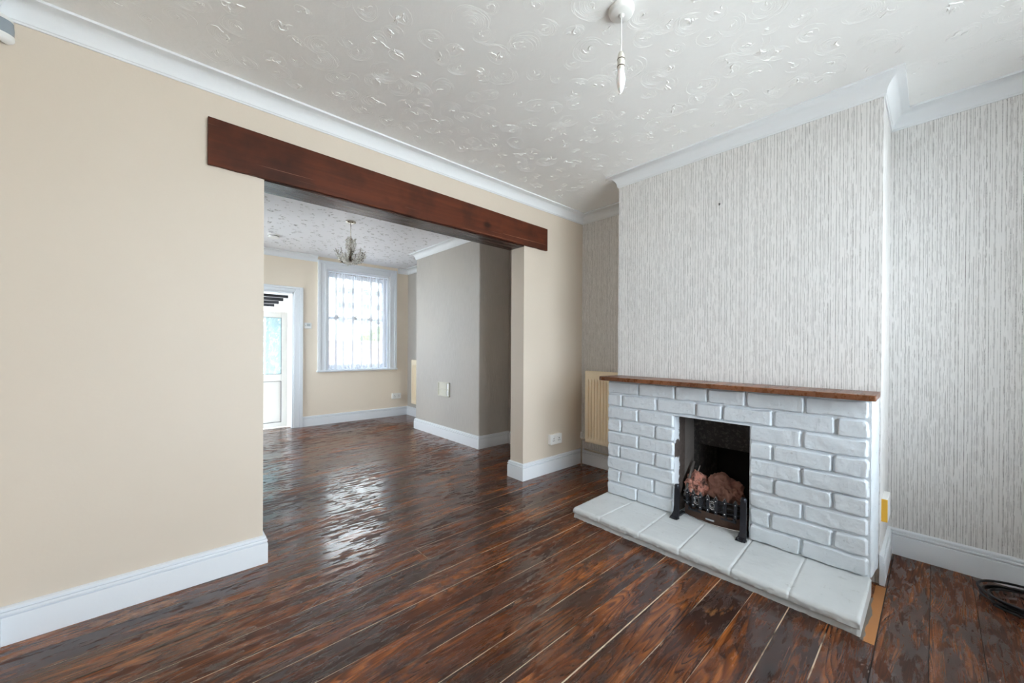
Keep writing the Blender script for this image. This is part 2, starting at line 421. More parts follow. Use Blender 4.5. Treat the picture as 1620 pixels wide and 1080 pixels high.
def brick_paint():
    g = N('white_painted_brick'); p = g.pos()
    c = g.mix(g.noise(p, 3.5, 4.), lin(206, 212, 218), lin(220, 227, 233))
    c = g.mix(g.math('MULTIPLY', g.map(g.noise(p, 60., 3., .6), .66, .74), .5), c, lin(150, 150, 152))
    h = g.math('ADD', g.noise(g.vmul(p, (1., 1., .5)), 90., 4., .6), g.math('MULTIPLY', g.noise(p, 26., 3., .6), .8))
    g.bsdf(c, .5, g.bump(h, .45, .0035)); return g.m
M['brick'] = brick_paint()
def reveal_mat():
    g = N('painted_brick_with_chipped_patch'); p = g.pos(); s = g.sep(p)
    n = g.math('MULTIPLY', g.math('SUBTRACT', g.noise(p, 22., 4., .7), .5), .12)
    zz = g.math('ADD', s[2], n)
    m = g.math('MULTIPLY', g.map(zz, .43, .445), g.map(zz, .535, .55, 1., 0.))
    m2 = g.map(g.math('ADD', s[0], g.math('MULTIPLY', n, .6)), 2.495, 2.505)
    mm = g.math('MAXIMUM', m, m2)
    g.bsdf(g.mix(mm, lin(214, 219, 226), g.mix(g.noise(p, 40., 3.), lin(50, 42, 40), lin(104, 92, 86))), .6, g.bump(g.noise(p, 50., 4.), .5, .004)); return g.m
M['reveal'] = reveal_mat()
def hearth_mat():
    g = N('grey_painted_hearth_slab'); p = g.pos()
    c = g.mix(g.noise(p, 4., 5., .6), lin(188, 191, 192), lin(212, 215, 216))
    c = g.mix(g.math('MULTIPLY', g.map(g.noise(p, 17., 5., .7), .60, .72), .45), c, lin(146, 146, 142))
    g.bsdf(c, .55, g.bump(g.noise(p, 30., 5., .6), .4, .004)); return g.m
M['hearth'] = hearth_mat()
def soot_mat():
    g = N('sooty_firebrick'); p = g.pos()
    c = g.mix(g.noise(p, 7., 5., .65), lin(20, 19, 18), lin(66, 62, 60))
    c = g.mix(g.map(g.noise(p, 40., 5., .75), .50, .68, 0., .7), c, lin(104, 98, 94))
    g.bsdf(c, .85, g.bump(g.noise(p, 35., 5., .7), .8, .006)); return g.m
M['soot'] = soot_mat()
M['soot_grey'] = simple('grey_sooted_firebrick', lin(104, 98, 94), .85, .7, 40, .35)
M['soot_black'] = simple('black_soot', lin(9, 9, 9), .95, .4, 40)
def lump_mat():
    g = N('pink_burnt_clay'); p = g.pos()
    c = g.mix(g.noise(p, 18., 4., .6), lin(232, 168, 150), lin(196, 132, 116))
    c = g.mix(g.map(g.noise(p, 30., 5., .7), .46, .62), c, lin(84, 64, 57))
    g.bsdf(c, .9, g.bump(g.noise(p, 45., 5., .7), .9, .006)); return g.m
M['clay'] = lump_mat()
M['clay_brown'] = simple('brown_burnt_clay', lin(150, 106, 92), .9, 1., 60, .6)
M['ash'] = simple('ash_and_cinders', lin(62, 54, 50), .95, .9, 60, .5)
M['ashpan'] = simple('brown_scorched_steel', lin(86, 66, 56), .5, .4, 40, .3, Metallic=.4)
M['ember_white'] = simple('pale_ash_stick', lin(196, 188, 180), .9, .5, 60, .2)

def beam_mat(name, a, b_, dk, rough=.38, spec=.5):
    g = N(name); p = g.pos(); s = g.sep(p)
    v = g.comb(g.math('MULTIPLY', s[0], 1.5), g.math('MULTIPLY', s[1], 40.), g.math('MULTIPLY', s[2], 26.))
    n1 = g.noise(v, 1., 5., .65, .3); n2 = g.noise(p, 2.6, 4., .6)
    c = g.mix(n1, a, b_); c = g.mix(g.map(n2, .45, .68, 0., .75), c, dk)
    # dark knot right of the middle
    kx = g.math('DIVIDE', g.math('SUBTRACT', s[0], 1.86), .035); kz = g.math('DIVIDE', g.math('SUBTRACT', s[2], 2.12), .035)
    kd = g.math('ADD', g.math('SQRT', g.math('ADD', g.math('MULTIPLY', kx, kx), g.math('MULTIPLY', kz, kz))), g.math('MULTIPLY', g.math('SUBTRACT', n1, .5), 1.5))
    c = g.mix(g.map(kd, .3, 1.3, .8, 0.), c, lin(26, 18, 16))
    sv = g.comb(g.math('MULTIPLY', s[0], 1.1), g.math('MULTIPLY', s[1], 60.), g.math('MULTIPLY', s[2], 70.))
    scr = g.map(g.noise(sv, 1.3, 2., .5), .70, .73)
    c = g.mix(g.math('MULTIPLY', scr, .45), c, lin(170, 120, 100))
    g.bsdf(c, g.map(n1, .3, .7, rough-.08, rough+.1), g.bump(n1, .35, .003), Specular_IOR_Level=spec); return g.m
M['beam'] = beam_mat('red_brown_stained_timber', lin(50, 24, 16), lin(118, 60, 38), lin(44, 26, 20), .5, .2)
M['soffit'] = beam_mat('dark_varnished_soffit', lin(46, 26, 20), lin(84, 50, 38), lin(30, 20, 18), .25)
M['mantel'] = beam_mat('varnished_mantel_timber', lin(84, 50, 32), lin(150, 94, 58), lin(84, 50, 34), .28)

def garden_brick():
    g = N('pale_garden_brickwork'); p = g.pos(); s = g.sep(p)
    b = g.n('TexBrick'); g.set(b.inputs['Vector'], g.comb(s[0], s[2], 0.)); b.inputs['Scale'].default_value = 4.
    b.inputs['Color1'].default_value = lin(150, 120, 110); b.inputs['Color2'].default_value = lin(170, 150, 140); b.inputs['Mortar'].default_value = lin(190, 185, 180)
    g.bsdf(b.outputs['Color'], .8); return g.m
M['gbrick'] = garden_brick()
M['leaf'] = simple('hedge_leaves', lin(92, 120, 70), .7, .5, 20, .3)
def crystal_mat():
    g = N('smoky_crystal'); g.bsdf(lin(236, 234, 228), .1, None, Metallic=.25, IOR=1.6); return g.m
M['crystal'] = crystal_mat()
M['crystal_dark'] = simple('dark_leaf_metal', lin(120, 112, 98), .25, Metallic=1.0)

# ------------------------------------------------------------------ setting: floor
def build_floor():
    verts, faces, mi, board = [], [], [], []
    P0, PITCHB, G = .009, .1425, .0036
    rnd = random.Random(3)
    def quad(x0, x1, y0, y1, z, m, bv):
        n = len(verts); verts.extend([(x0,y0,z),(x1,y0,z),(x1,y1,z),(x0,y1,z)]); faces.append((n,n+1,n+2,n+3)); mi.append(m); board.append(bv)
    n0, n1 = math.floor((YF-.1-P0)/PITCHB), math.ceil((YRB-P0)/PITCHB)
    for k in range(n0, n1):
        y0, y1 = P0+k*PITCHB, P0+(k+1)*PITCHB
        y1 = min(y1, 6.30)
        if y1 <= y0: continue
        jy = rnd.uniform(-.0012, .0012); G = .0036 if k != 5 else .0062
        if k >= 17 or k <= 1: G = .0026
        G *= rnd.uniform(.7, 1.15)
        cuts = [XL-.1]; 
        if rnd.random() < .55: cuts.append(rnd.uniform(.3, 2.8))
        cuts.append(XRA+.12)
        for a, b in zip(cuts, cuts[1:]):
            quad(a+(.001 if a > XL else 0), b-(.001 if b < XRA else 0), y0+G*.5+jy, y1-G*.5, 0, 0, rnd.random())
        quad(XL-.1, XRA+.12, y1-G*.5-.002, y1+G*.5+.004, -.0012, 1, 0)
        for c in cuts[1:-1]: quad(c-.003, c+.003, y0, y1, -.0012, 1, 0)
    # bare strip beside the hearth
    quad(2.03, 2.56, .1545, .190, .0006, 2, 0)
    # underside slab so the floor has body
    me = bpy.data.meshes.new('floor')
    n = len(verts); x0, x1, y0, y1 = XL-.1, XRA+.12, YF-.1, 6.30
    verts.extend([(x, y, z) for x in (x0, x1) for y in (y0, y1) for z in (-.12, -.004)])
    for f in [(0,1,3,2),(4,6,7,5),(0,4,5,1),(2,3,7,6),(0,2,6,4),(1,5,7,3)]:
        faces.append(tuple(n+i for i in f)); mi.append(1); board.append(0)
    me.from_pydata(verts, [], faces)
    for m in (M['floor'], M['gap'], M['bare_wood']): me.materials.append(m)
    me.polygons.foreach_set('material_index', mi)
    a = me.attributes.new('board', 'FLOAT', 'FACE'); a.data.foreach_set('value', board)
    o = bpy.data.objects.new('floor', me); S.collection.objects.link(o); struct(o)
build_floor()

# ------------------------------------------------------------------ setting: walls and ceilings
ZT = ZC+.12; ZB = -.12
def artex_relief(mb, x0, x1, y0, y1, sp, seed, ridge_r, rings, inside, mi=0):
    rn = random.Random(seed)
    nx, ny = int((x1-x0)/sp), int((y1-y0)/sp)
    for i in range(nx+1):
        for j in range(ny+1):
            cx = x0+(i+.5+.5*(j % 2))*sp+rn.uniform(-.38, .38)*sp; cy = y0+(j+.5)*sp*.92+rn.uniform(-.38, .38)*sp
            if not inside(cx, cy): continue
            big = rn.uniform(.55, 1.25)
            for _ in range(rn.randint(2, 4)):      # torn plaster peaks
                a = rn.uniform(0, 6.28); px, py = cx+rn.uniform(-.012, .012)*big, cy+rn.uniform(-.012, .012)*big
                n = rn.randint(4, 7); pts = []; rs = []
                for k in range(n):
                    t = k/(n-1); pts.append((px, py, ZC+.001)); rs.append(ridge_r*big*rn.uniform(.6, 1.25)*(.35+math.sin(math.pi*min(1, t*.9+.1))))
                    a += rn.uniform(-1.1, 1.1); px += .0075*big*math.cos(a); py += .0075*big*math.sin(a)
                mb.tube(pts, rs, 6, mi, cap=True)
            if not rings: continue
            ph = rn.uniform(0, 6.28); ell = rn.uniform(.75, 1.); rot = rn.uniform(0, 3.14)
            for q in range(rn.randint(4, 11)):
                r = .014+.0068*q+rn.uniform(-.001, .001); a0 = ph+rn.uniform(-.8, .8); span = rn.uniform(2.2, 5.6)
                if r > .085: break
                m = max(8, int(span*r/.005)); vs = []
                wob = rn.uniform(0, 6)
                for k in range(m+1):
                    t = a0+span*k/m; fade = max(0, math.sin(math.pi*k/m))**.5
                    rr = r*(1+.05*math.sin(3*t+wob))
                    for dr, dz in ((-.0016, .0004), (0, -.00062*fade), (.0016, .0004)):
                        u, v = (rr+dr)*math.cos(t), (rr+dr)*math.sin(t)*ell
                        vs.append((cx+u*math.cos(rot)-v*math.sin(rot), cy+u*math.sin(rot)+v*math.cos(rot), ZC+dz))
                mb.add(vs, [(k*3+w_, k*3+w_+1, k*3+4+w_, k*3+3+w_) for k in range(m) for w_ in (0, 1)])
def in_front(x, y):
    if not (XL+.1 < x < XA2-.1 and YF+.1 < y < YP-.1): return False
    return not (x > XB-.1 and BY0-.1 < y < BY1+.1)
def in_rear(x, y):
    if not (XL+.1 < x < XRA-.1 and YPB+.1 < y < YR-.1): return False
    return not (x > XR-.1 and RB0-.1 < y < RB1+.1)
mb = MB(); mb.box(XL-.2, XA+.2, YF-.2, 2.50, ZC, ZT); artex_relief(mb, XL, XA, YF, YP, .135, 5, .0032, True, in_front)
struct(mb.build('ceiling', M['ceiling'], smooth=True, auto=50))
mb = MB(); mb.box(XL-.2, XA+.2, 2.50, YRB, ZC, ZT); artex_relief(mb, XL, XRA, YPB, YR, .108, 8, .0038, False, in_rear, 1)
struct(mb.build('ceiling_rear', [M['ceiling_rear'], M['fleck']], smooth=True, auto=50))
mb = MB(); wall_cells(mb, 'x', XL-.2, XL, YF-.2, YRB, ZB, ZT, [SW]); struct(mb.build('wall_left', M['cream']))
mb = MB(); wall_cells(mb, 'y', YF-.2, YF, XL, XA+.2, ZB, ZT, [FW]); struct(mb.build('wall_front', M['cream']))
# partition with the wide opening
OL, OR, OT = .382, 2.28, 2.05
mb = MB(); wall_cells(mb, 'y', YP, YPB, XL, XA+.2, ZB, ZT, [(OL, OR, ZB, OT)]); struct(mb.build('wall_partition', M['cream']))
# party wall, front room (striped paper)
mb = MB(); mb.box(XA2, XA2+.25, YF, .6, ZB, ZT); struct(mb.build('wall_right', M['paper']))
mb = MB(); mb.box(XA, XA+.2, 1.3, YP, ZB, ZT); struct(mb.build('wall_alcove', M['paper']))
# chimney breast, front room, hollow behind the fire opening
FO = (.71, 1.15, -.2, .72)
mb = MB(); wall_cells(mb, 'x', XB, XB+.09, BY0, BY1, ZB, ZT, [FO])
mb.box(XB+.09, XA2+.1, BY0, .55, ZB, ZT); mb.box(XB+.09, XA+.1, 1.3, BY1, ZB, ZT)
mb.box(XB+.09, XA+.1, .55, 1.3, .95, ZT)
struct(mb.build('wall_chimney_breast', M['paper']))
# party wall and breast, rear room
mb = MB(); mb.box(XRA, XRA+.2, YPB, YRB, ZB, ZT); struct(mb.build('wall_rear_right', M['greypaper']))
mb = MB(); mb.box(XR, XRA+.05, RB0, RB1, ZB, ZT)
struct(mb.build('wall_rear_breast', M['greypaper'], bevel=.012))
# rear wall
mb = MB(); wall_cells(mb, 'y', YR, YRB, XL, XRA+.2, -.3, ZT, [RW, DW]); struct(mb.build('wall_rear', M['peach']))

# coving
COV = [(0, ZC-.085), (.006, ZC-.085), (.008, ZC-.078)]
for k in range(9):
    q = k/8*math.pi/2
    COV.append((.068-.058*math.cos(q)+.001, ZC-.012-.064+.064*math.sin(q)))
COV += [(.076, ZC-.010), (.076, ZC+.001), (0, ZC+.001)]
mb = MB(); sweep(mb, [(XL, YF), (XA2, YF), (XA2, BY0), (XB, BY0), (XB, BY1), (XA, BY1), (XA, YP), (XL, YP)], COV, closed=True)
struct(mb.build('trim_1', M['coving'], smooth=True, auto=35))
mb = MB()
AX0, AX1 = 1.637, 2.871
sweep(mb, [(AX0-.004, YR), (XL, YR), (XL, YPB), (XRA, YPB), (XRA, RB0), (XR, RB0), (XR, RB1), (XRA, RB1), (XRA, YR), (AX1+.004, YR)], COV)
struct(mb.build('trim_2', M['coving'], smooth=True, auto=35))

# skirting boards
def skp(h=.145, t=.02):
    return [(0, 0), (t, 0), (t, h*.70), (t-.001, h*.735), (t-.004, h*.745), (t-.009, h*.75), (t-.009, h*.775), (t-.003, h*.78), (t-.001, h*.80), (t-.001, h*.84), (t-.004, h*.865), (t-.012, h*.87), (t-.012, h*.895), (t-.006, h*.90), (t-.007, h*.955), (t-.012, h*.985), (t-.016, h), (0, h)]
mb = MB(); sweep(mb, [(OL, YPB), (OL, YP), (XL, YP), (XL, YF), (XA2, YF)], skp()); struct(mb.build('baseboard_left', M['white_paint'], smooth=True, auto=40))
mb = MB(); sweep(mb, [(XA2, YF+.02), (XA2, BY0), (XB-.01, BY0)], skp()); struct(mb.build('baseboard_right', M['white_paint'], smooth=True, auto=40))
mb = MB(); sweep(mb, [(XA, BY1), (XA, YP), (OR, YP), (OR, YPB), (XRA, YPB), (XRA, RB0), (XR, RB0), (XR, RB1), (XRA, RB1), (XRA, YR), (1.443, YR)], skp()); struct(mb.build('baseboard_rear', M['white_paint'], smooth=True, auto=40))
mb = MB(); sweep(mb, [(.337, YR), (XL, YR), (XL, YPB), (OL-.02, YPB)], skp()); struct(mb.build('baseboard_rear_left', M['white_paint'], smooth=True, auto=40))

# ------------------------------------------------------------------ rear window (window_1)
def architrave(mb, x0, x1, z0, z1, w, y, d, sill=False):
    """stepped architrave round an opening; (x0,x1,z1) inner edge, w wide, front face at y-d"""
    for a, b, dd in ((0, .72, d*.72), (.72, 1, d), (0, .16, d*.9)):
        mb.box(x0-w*b, x0-w*a, y-dd, y, z0, z1+w*b)
        mb.box(x1+w*a, x1+w*b, y-dd, y, z0, z1+w*b)
        mb.box(x0-w*a, x1+w*a, y-dd, y, z1+w*a, z1+w*b)
win = struct_empty('window_1', ((RW[0]+RW[1])/2, YR, RW[2]))
mb = MB(); 
aw = .118
for a, b, dd in ((0, .16, .030), (.16, .70, .022), (.70, 1., .036)):
    mb.box(RW[0]-aw*b, RW[0]-aw*a, YR-dd, YR+.002, RW[2]-.005, RW[3]+aw*b)
    mb.box(RW[1]+aw*a, RW[1]+aw*b, YR-dd, YR+.002, RW[2]-.005, RW[3]+aw*b)
    mb.box(RW[0]-aw*a, RW[1]+aw*a, YR-dd, YR+.002, RW[3]+aw*a, RW[3]+aw*b)
mb.build('architrave', M['white_paint'], win, bevel=.003)
mb = MB(); mb.box(RW[0]-.13, RW[1]+.13, YR-.045, YR+.25, RW[2]-.022, RW[2]+.002); mb.build('window_sill', M['white_paint'], win, bevel=.004)
mb = MB()   # reveal lining
mb.box(RW[0], RW[0]+.025, YR, YRB-.02, RW[2], RW[3]); mb.box(RW[1]-.025, RW[1], YR, YRB-.02, RW[2], RW[3]); mb.box(RW[0], RW[1], YR, YRB-.02, RW[3]-.02, RW[3])
mb.build('frame', M['white_paint'], win)
def sash(name, y, z0, z1, bot, top):
    mb = MB(); a, b = RW[0]+.025, RW[1]-.025; s = .05
    mb.box(a, a+s, y, y+.035, z0, z1); mb.box(b-s, b, y, y+.035, z0, z1)
    mb.box(a+s, b-s, y, y+.035, z0, z0+bot); mb.box(a+s, b-s, y, y+.035, z1-top, z1)
    o = mb.build(name, M['white_paint'], win, bevel=.003)
    g = MB(); g.box(a+s, b-s, y+.015, y+.019, z0+bot, z1-top); g.build('pane', M['glass'], o)
    return o
sash('upper_sash', YR+.145, 1.575, RW[3]-.02, .045, .07)
ls = sash('lower_sash', YR+.105, RW[2]+.002, 1.615, .08, .045)
for xx in (1.93, 2.20, 2.45):
    c = MB(); c.box(xx-.03, xx+.03, YR+.085, YR+.106, 1.585, 1.625); c.tube([(xx-.02, YR+.08, 1.625), (xx+.035, YR+.08, 1.64)], .008, 8)
    c.build('sash_catch', M['crystal_dark'], ls)

# net curtain
rod = MB(); rod.tube([(RW[0]+.026, YR+.045, 2.272), (RW[1]-.026, YR+.045, 2.272)], .005, 10)
curtain = thing('net_curtain', 'sheer white gathered net curtain hanging inside the rear sash window', 'curtain', ((RW[0]+RW[1])/2, YR+.045, 2.27))
rod.build('curtain_wire', M['chrome'], curtain)
def net():
    mb = MB(); NX, NZ = 260, 26; x0, x1 = RW[0]+.028, RW[1]-.028
    rnd = random.Random(5); vs = []
    folds = [1.80, 1.905, 2.01, 2.115, 2.30, 2.44, 2.55, 2.66]
    for j in range(NZ+1):
        t = j/NZ; z = 2.285-t*(2.285-RW[2]-.012)
        for i in range(NX+1):
            x = x0+(x1-x0)*i/NX
            gather = math.exp(-t*6)*.006*math.sin(x*260)+.004*math.sin(x*70+t*1.5)
            d = 0
            for f in folds:
                q = (x-f-.008*math.sin(t*3+f*9))/.018
                d += .020*math.exp(-q*q)*(1 if int(f*100) % 2 else -1)*(.6+.4*t)
            xs = x + (sum(.012*math.sin((x-f)/.02)*math.exp(-((x-f)/.03)**2) for f in folds))*.8
            vs.append((min(max(xs, x0), x1), YR+.045+gather+d, z+(.004*math.sin(x*22) if j == NZ else 0)))
    fs = [(j*(NX+1)+i, j*(NX+1)+i+1, (j+1)*(NX+1)+i+1, (j+1)*(NX+1)+i) for j in range(NZ) for i in range(NX)]
    mb.add(vs, fs); mb.build('net_fabric', M['net'], curtain, smooth=True)
net()

# front window (unseen, behind the camera), sized up to brighten the room
w2 = struct_empty('window_2', ((FW[0]+FW[1])/2, YF, FW[2]))
mb = MB()
for a, b in ((FW[0], FW[0]+.05), (FW[1]-.05, FW[1]), ((FW[0]+FW[1])/2-.03, (FW[0]+FW[1])/2+.03)):
    mb.box(a, b, YF-.13, YF-.07, FW[2], FW[3])
for a, b in ((FW[2], FW[2]+.05), (FW[3]-.05, FW[3])):
    mb.box(FW[0]+.05, FW[1]-.05, YF-.125, YF-.075, a, b)
fr = mb.build('window_frame', M['upvc'], w2, bevel=.004)
mb = MB(); mb.box(FW[0]+.05, FW[1]-.05, YF-.102, YF-.098, FW[2]+.05, FW[3]-.05); mb.build('pane', M['glass'], w2)
mb = MB(); mb.box(FW[0]-.05, FW[1]+.05, YF-.07, YF+.06, FW[2]-.02, FW[2]+.002); mb.build('window_sill', M['white_paint'], w2, bevel=.004)

w3 = struct_empty('added_window', (XL, (SW[0]+SW[1])/2, SW[2]))  # out-of-view window added as extra light for the rear room
mb = MB()
for a, b in ((SW[0], SW[0]+.05), (SW[1]-.05, SW[1]), ((SW[0]+SW[1])/2-.03, (SW[0]+SW[1])/2+.03)): mb.box(XL-.13, XL-.07, a, b, SW[2], SW[3])
for a, b in ((SW[2], SW[2]+.05), (SW[3]-.05, SW[3])): mb.box(XL-.125, XL-.075, SW[0]+.05, SW[1]-.05, a, b)
mb.build('window_frame', M['upvc'], w3, bevel=.004)
mb = MB(); mb.box(XL-.102, XL-.098, SW[0]+.05, SW[1]-.05, SW[2]+.05, SW[3]-.05); mb.build('pane', M['glass'], w3)

# ------------------------------------------------------------------ rear doorway (door_1) and lean-to beyond
d1 = struct_empty('door_1', ((DW[0]+DW[1])/2, YR, 0))
mb = MB()
for a, b, dd in ((0, .12, .018), (.12, .62, .022), (.62, 1., .034)):
    q = .113; xi0, xi1, zt = DW[0], DW[1], DW[3]
    mb.box(xi0-q*b, xi0-q*a, YR-dd, YR+.002, 0, zt+q*b*.7)
    mb.box(xi1+q*a, xi1+q*b, YR-dd, YR+.002, 0, zt+q*b*.7)
    mb.box(xi0-q*a, xi1+q*a, YR-dd, YR+.002, zt+q*a*.7, zt+q*b*.7)
mb.build('architrave', M['white_paint'], d1, bevel=.003)
mb = MB()
mb.box(DW[0]-.001, DW[0]+.018, YR, YRB, 0, DW[3]); mb.box(DW[1]-.018, DW[1]+.001, YR, YRB, 0, DW[3]); mb.box(DW[0], DW[1], YR, YRB, DW[3]-.018, DW[3]+.001)
mb.build('door_lining', M['white_paint'], d1)

LX0, LX1, LY1, LZ = -.7, 1.515, 9.1, -.18
mb = MB(); mb.box(LX0, LX1, 6.30, LY1+.2, LZ-.1, LZ); struct(mb.build('floor_lean_to', M['ground']))
mb = MB(); mb.box(LX1, LX1+.12, YRB, LY1+.2, LZ-.1, 2.6); struct(mb.build('wall_lean_to_right', M['lean_white']))
mb = MB(); wall_cells(mb, 'x', LX0-.12, LX0, YRB, LY1+.2, LZ-.1, 2.6, [(7.5, 8.9, .5, 1.95)]); struct(mb.build('wall_lean_to_left', M['lean_white']))  # unseen side opening added to bring more daylight into the lean-to
mb = MB(); wall_cells(mb, 'y', LY1, LY1+.1, LX0, LX1, LZ, 2.3, [(-.5, 1.48, .25, 1.75)]); struct(mb.build('wall_lean_to_far', M['lean_white']))
mb = MB()
vs = [(LX0, YRB, 2.12), (LX1, YRB, 2.12), (LX1, LY1+.1, 1.99), (LX0, LY1+.1, 1.99), (LX0, YRB, 2.16), (LX1, YRB, 2.16), (LX1, LY1+.1, 2.03), (LX0, LY1+.1, 2.03)]
mb.add(vs, [(0,1,2,3),(4,7,6,5),(0,4,5,1),(1,5,6,2),(2,6,7,3),(3,7,4,0)]); struct(mb.build('ceiling_lean_to', M['lean_white']))
names = ['nearest the doorway and topmost in view', 'second from the doorway', 'third from the doorway', 'fourth from the doorway', 'furthest from the doorway and lowest in view']
for i, yb in enumerate((7.0, 7.38, 7.76, 8.14, 8.52)):
    zb = 1.985-.019*i
    mb = MB(); mb.box(LX0, LX1-.002-.0*i, yb, yb+.075, zb, 2.12-.05*(yb-YRB)-.001)
    tag(mb.build('roof_beam', M['beam_black']), 'black roof beam across the lean-to ceiling, '+names[i], 'roof beam', 'black roof beams of the lean-to')
mb = MB(); mb.box(LX1-.03, LX1-.001, 6.75, 7.25, 1.765, 1.80)
tag(mb.build('timber_batten', M['pine'], bevel=.003), 'short orange pine batten on the lean-to wall above the white door', 'batten')

# white glazed door leaf standing in the lean-to
DY = 7.3; dx0, dx1, dz0, dz1 = .68, 1.487, -.165, 1.72
dr = thing('glazed_door', 'white plastic door with patterned glass above and solid panel below, seen through the rear doorway', 'door', ((dx0+dx1)/2, DY, dz0))
mb = MB(); st = .088; zr0, zr1 = .585, .70
mb.box(dx0, dx0+st, DY, DY+.06, dz0, dz1); mb.box(dx1-st, dx1, DY, DY+.06, dz0, dz1)
mb.box(dx0+st, dx1-st, DY, DY+.06, dz0, dz0+.075); mb.box(dx0+st, dx1-st, DY, DY+.06, dz1-.095, dz1); mb.box(dx0+st, dx1-st, DY, DY+.06, zr0, zr1)
mb.build('door_frame', M['upvc'], dr, bevel=.004)
mb = MB(); mb.box(dx0+st, dx1-st, DY+.022, DY+.04, dz0+.075, zr0); mb.build('lower_panel', M['upvc'], dr)
mb = MB()
for (a, b, c, d) in ((dx0+st, dx1-st, dz0+.075, zr0), (dx0+st, dx1-st, zr1, dz1-.095)):
    t = .006
    mb.box(a, a+t, DY+.004, DY+.024, c, d); mb.box(b-t, b, DY+.004, DY+.024, c, d); mb.box(a, b, DY+.004, DY+.024, c, c+t); mb.box(a, b, DY+.004, DY+.024, d-t, d)
mb.build('gasket', M['rubber'], dr)
mb = MB(); mb.box(dx0+st, dx1-st, DY+.027, DY+.033, zr1, dz1-.095); pn = mb.build('glass_pane', M['frosted'], dr)
for zz in (1.5, .85, .05):
    mb = MB(); mb.box(dx1-.002, LX1+.001, DY+.005, DY+.03, zz-.045, zz+.045); mb.tube([(dx1+.012, DY-.004, zz-.05), (dx1+.012, DY-.004, zz+.05)], .009, 10)
    mb.build('hinge', M['upvc'], dr)

# ------------------------------------------------------------------ outside
mb = MB(); mb.box(-60, 120, -60, -1.9, -.5, -.35); mb.box(-60, 120, 9.35, 160, -.5, -.35); mb.box(1.7, 120, -1.9, 9.35, -.5, -.35); mb.box(-60, -.95, -1.9, 9.35, -.5, -.35)
struct(mb.build('ground', M['ground']))
mb = MB(); mb.box(1.8, 14, 11, 11.22, -.35, 1.28); mb.box(1.78, 14.02, 10.97, 11.25, 1.28, 1.33)
tag(mb.build('garden_wall', M['gbrick']), 'pale brick garden wall seen faintly through the lower half of the net curtain', 'wall')
tw = thing('tower_block', 'white tower block with rows of small dark windows, seen through the upper sash', 'building', (26, 78, -.35))
mb = MB(); mb.box(21.5, 30.0, 70, 86, -.35, 30); mb.build('tower_walls', M['tower'], tw)
for xx in (22.4, 24.0, 26.6, 28.8):
    for k in range(5):
        zz = 5.4+k*2.55
        mb = MB(); mb.box(xx-.55, xx+.55, 69.93, 70.0, zz, zz+1.0); mb.build('tower_window', M['tower_glass'], tw)
rnd = random.Random(11)
bm = bmesh.new(); bmesh.ops.create_icosphere(bm, subdivisions=4, radius=1.)
for v in bm.verts:
    v.co *= 1+.3*noise.noise(v.co*2.3)+.12*noise.noise(v.co*9); v.co.x *= 1.5; v.co.z *= 1.25
bm.transform(__import__('mathutils').Matrix.Translation((7.6, 16.5, 1.0)))
me = bpy.data.meshes.new('garden_bush'); bm.to_mesh(me); bm.free(); me.materials.append(M['leaf'])
o = bpy.data.objects.new('garden_bush', me); S.collection.objects.link(o)
tag(o, 'round green bush growing behind the garden wall outside the rear window', 'bush')

# ------------------------------------------------------------------ lintel beam
bt = thing('lintel_beam', 'dark red-brown stained timber beam over the opening between the rooms', 'beam', (1.35, YP, 2.03))
mb = MB()
f0, f1 = YP-.022, YP-.0005
nx = 60; vs = []; fs = []
for i in range(nx+1):
    t = i/nx; x = .148+t*(2.553-.148); zt = 2.268+(2.234-2.268)*t; zb = 2.036
    zb += .0015*math.sin(i*1.7)+.001*math.sin(i*.6)
    vs += [(x, f0, zb), (x, f0, zt), (x, f1, zt), (x, f1, zb)]
for i in range(nx):
    a, b = i*4, (i+1)*4
    for q in range(4): fs.append((a+q, a+(q+1) % 4, b+(q+1) % 4, b+q))
fs += [(0, 1, 2, 3), (nx*4, nx*4+1, nx*4+2, nx*4+3)]
mb.add(vs, fs); mb.build('face_board', M['beam'], bt, bevel=.0025)
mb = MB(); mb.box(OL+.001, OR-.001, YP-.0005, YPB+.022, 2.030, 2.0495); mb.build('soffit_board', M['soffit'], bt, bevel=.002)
mb = MB(); mb.box(.25, 2.45, YPB+.0005, YPB+.022, 2.05, 2.26); mb.build('rear_board', M['beam'], bt)

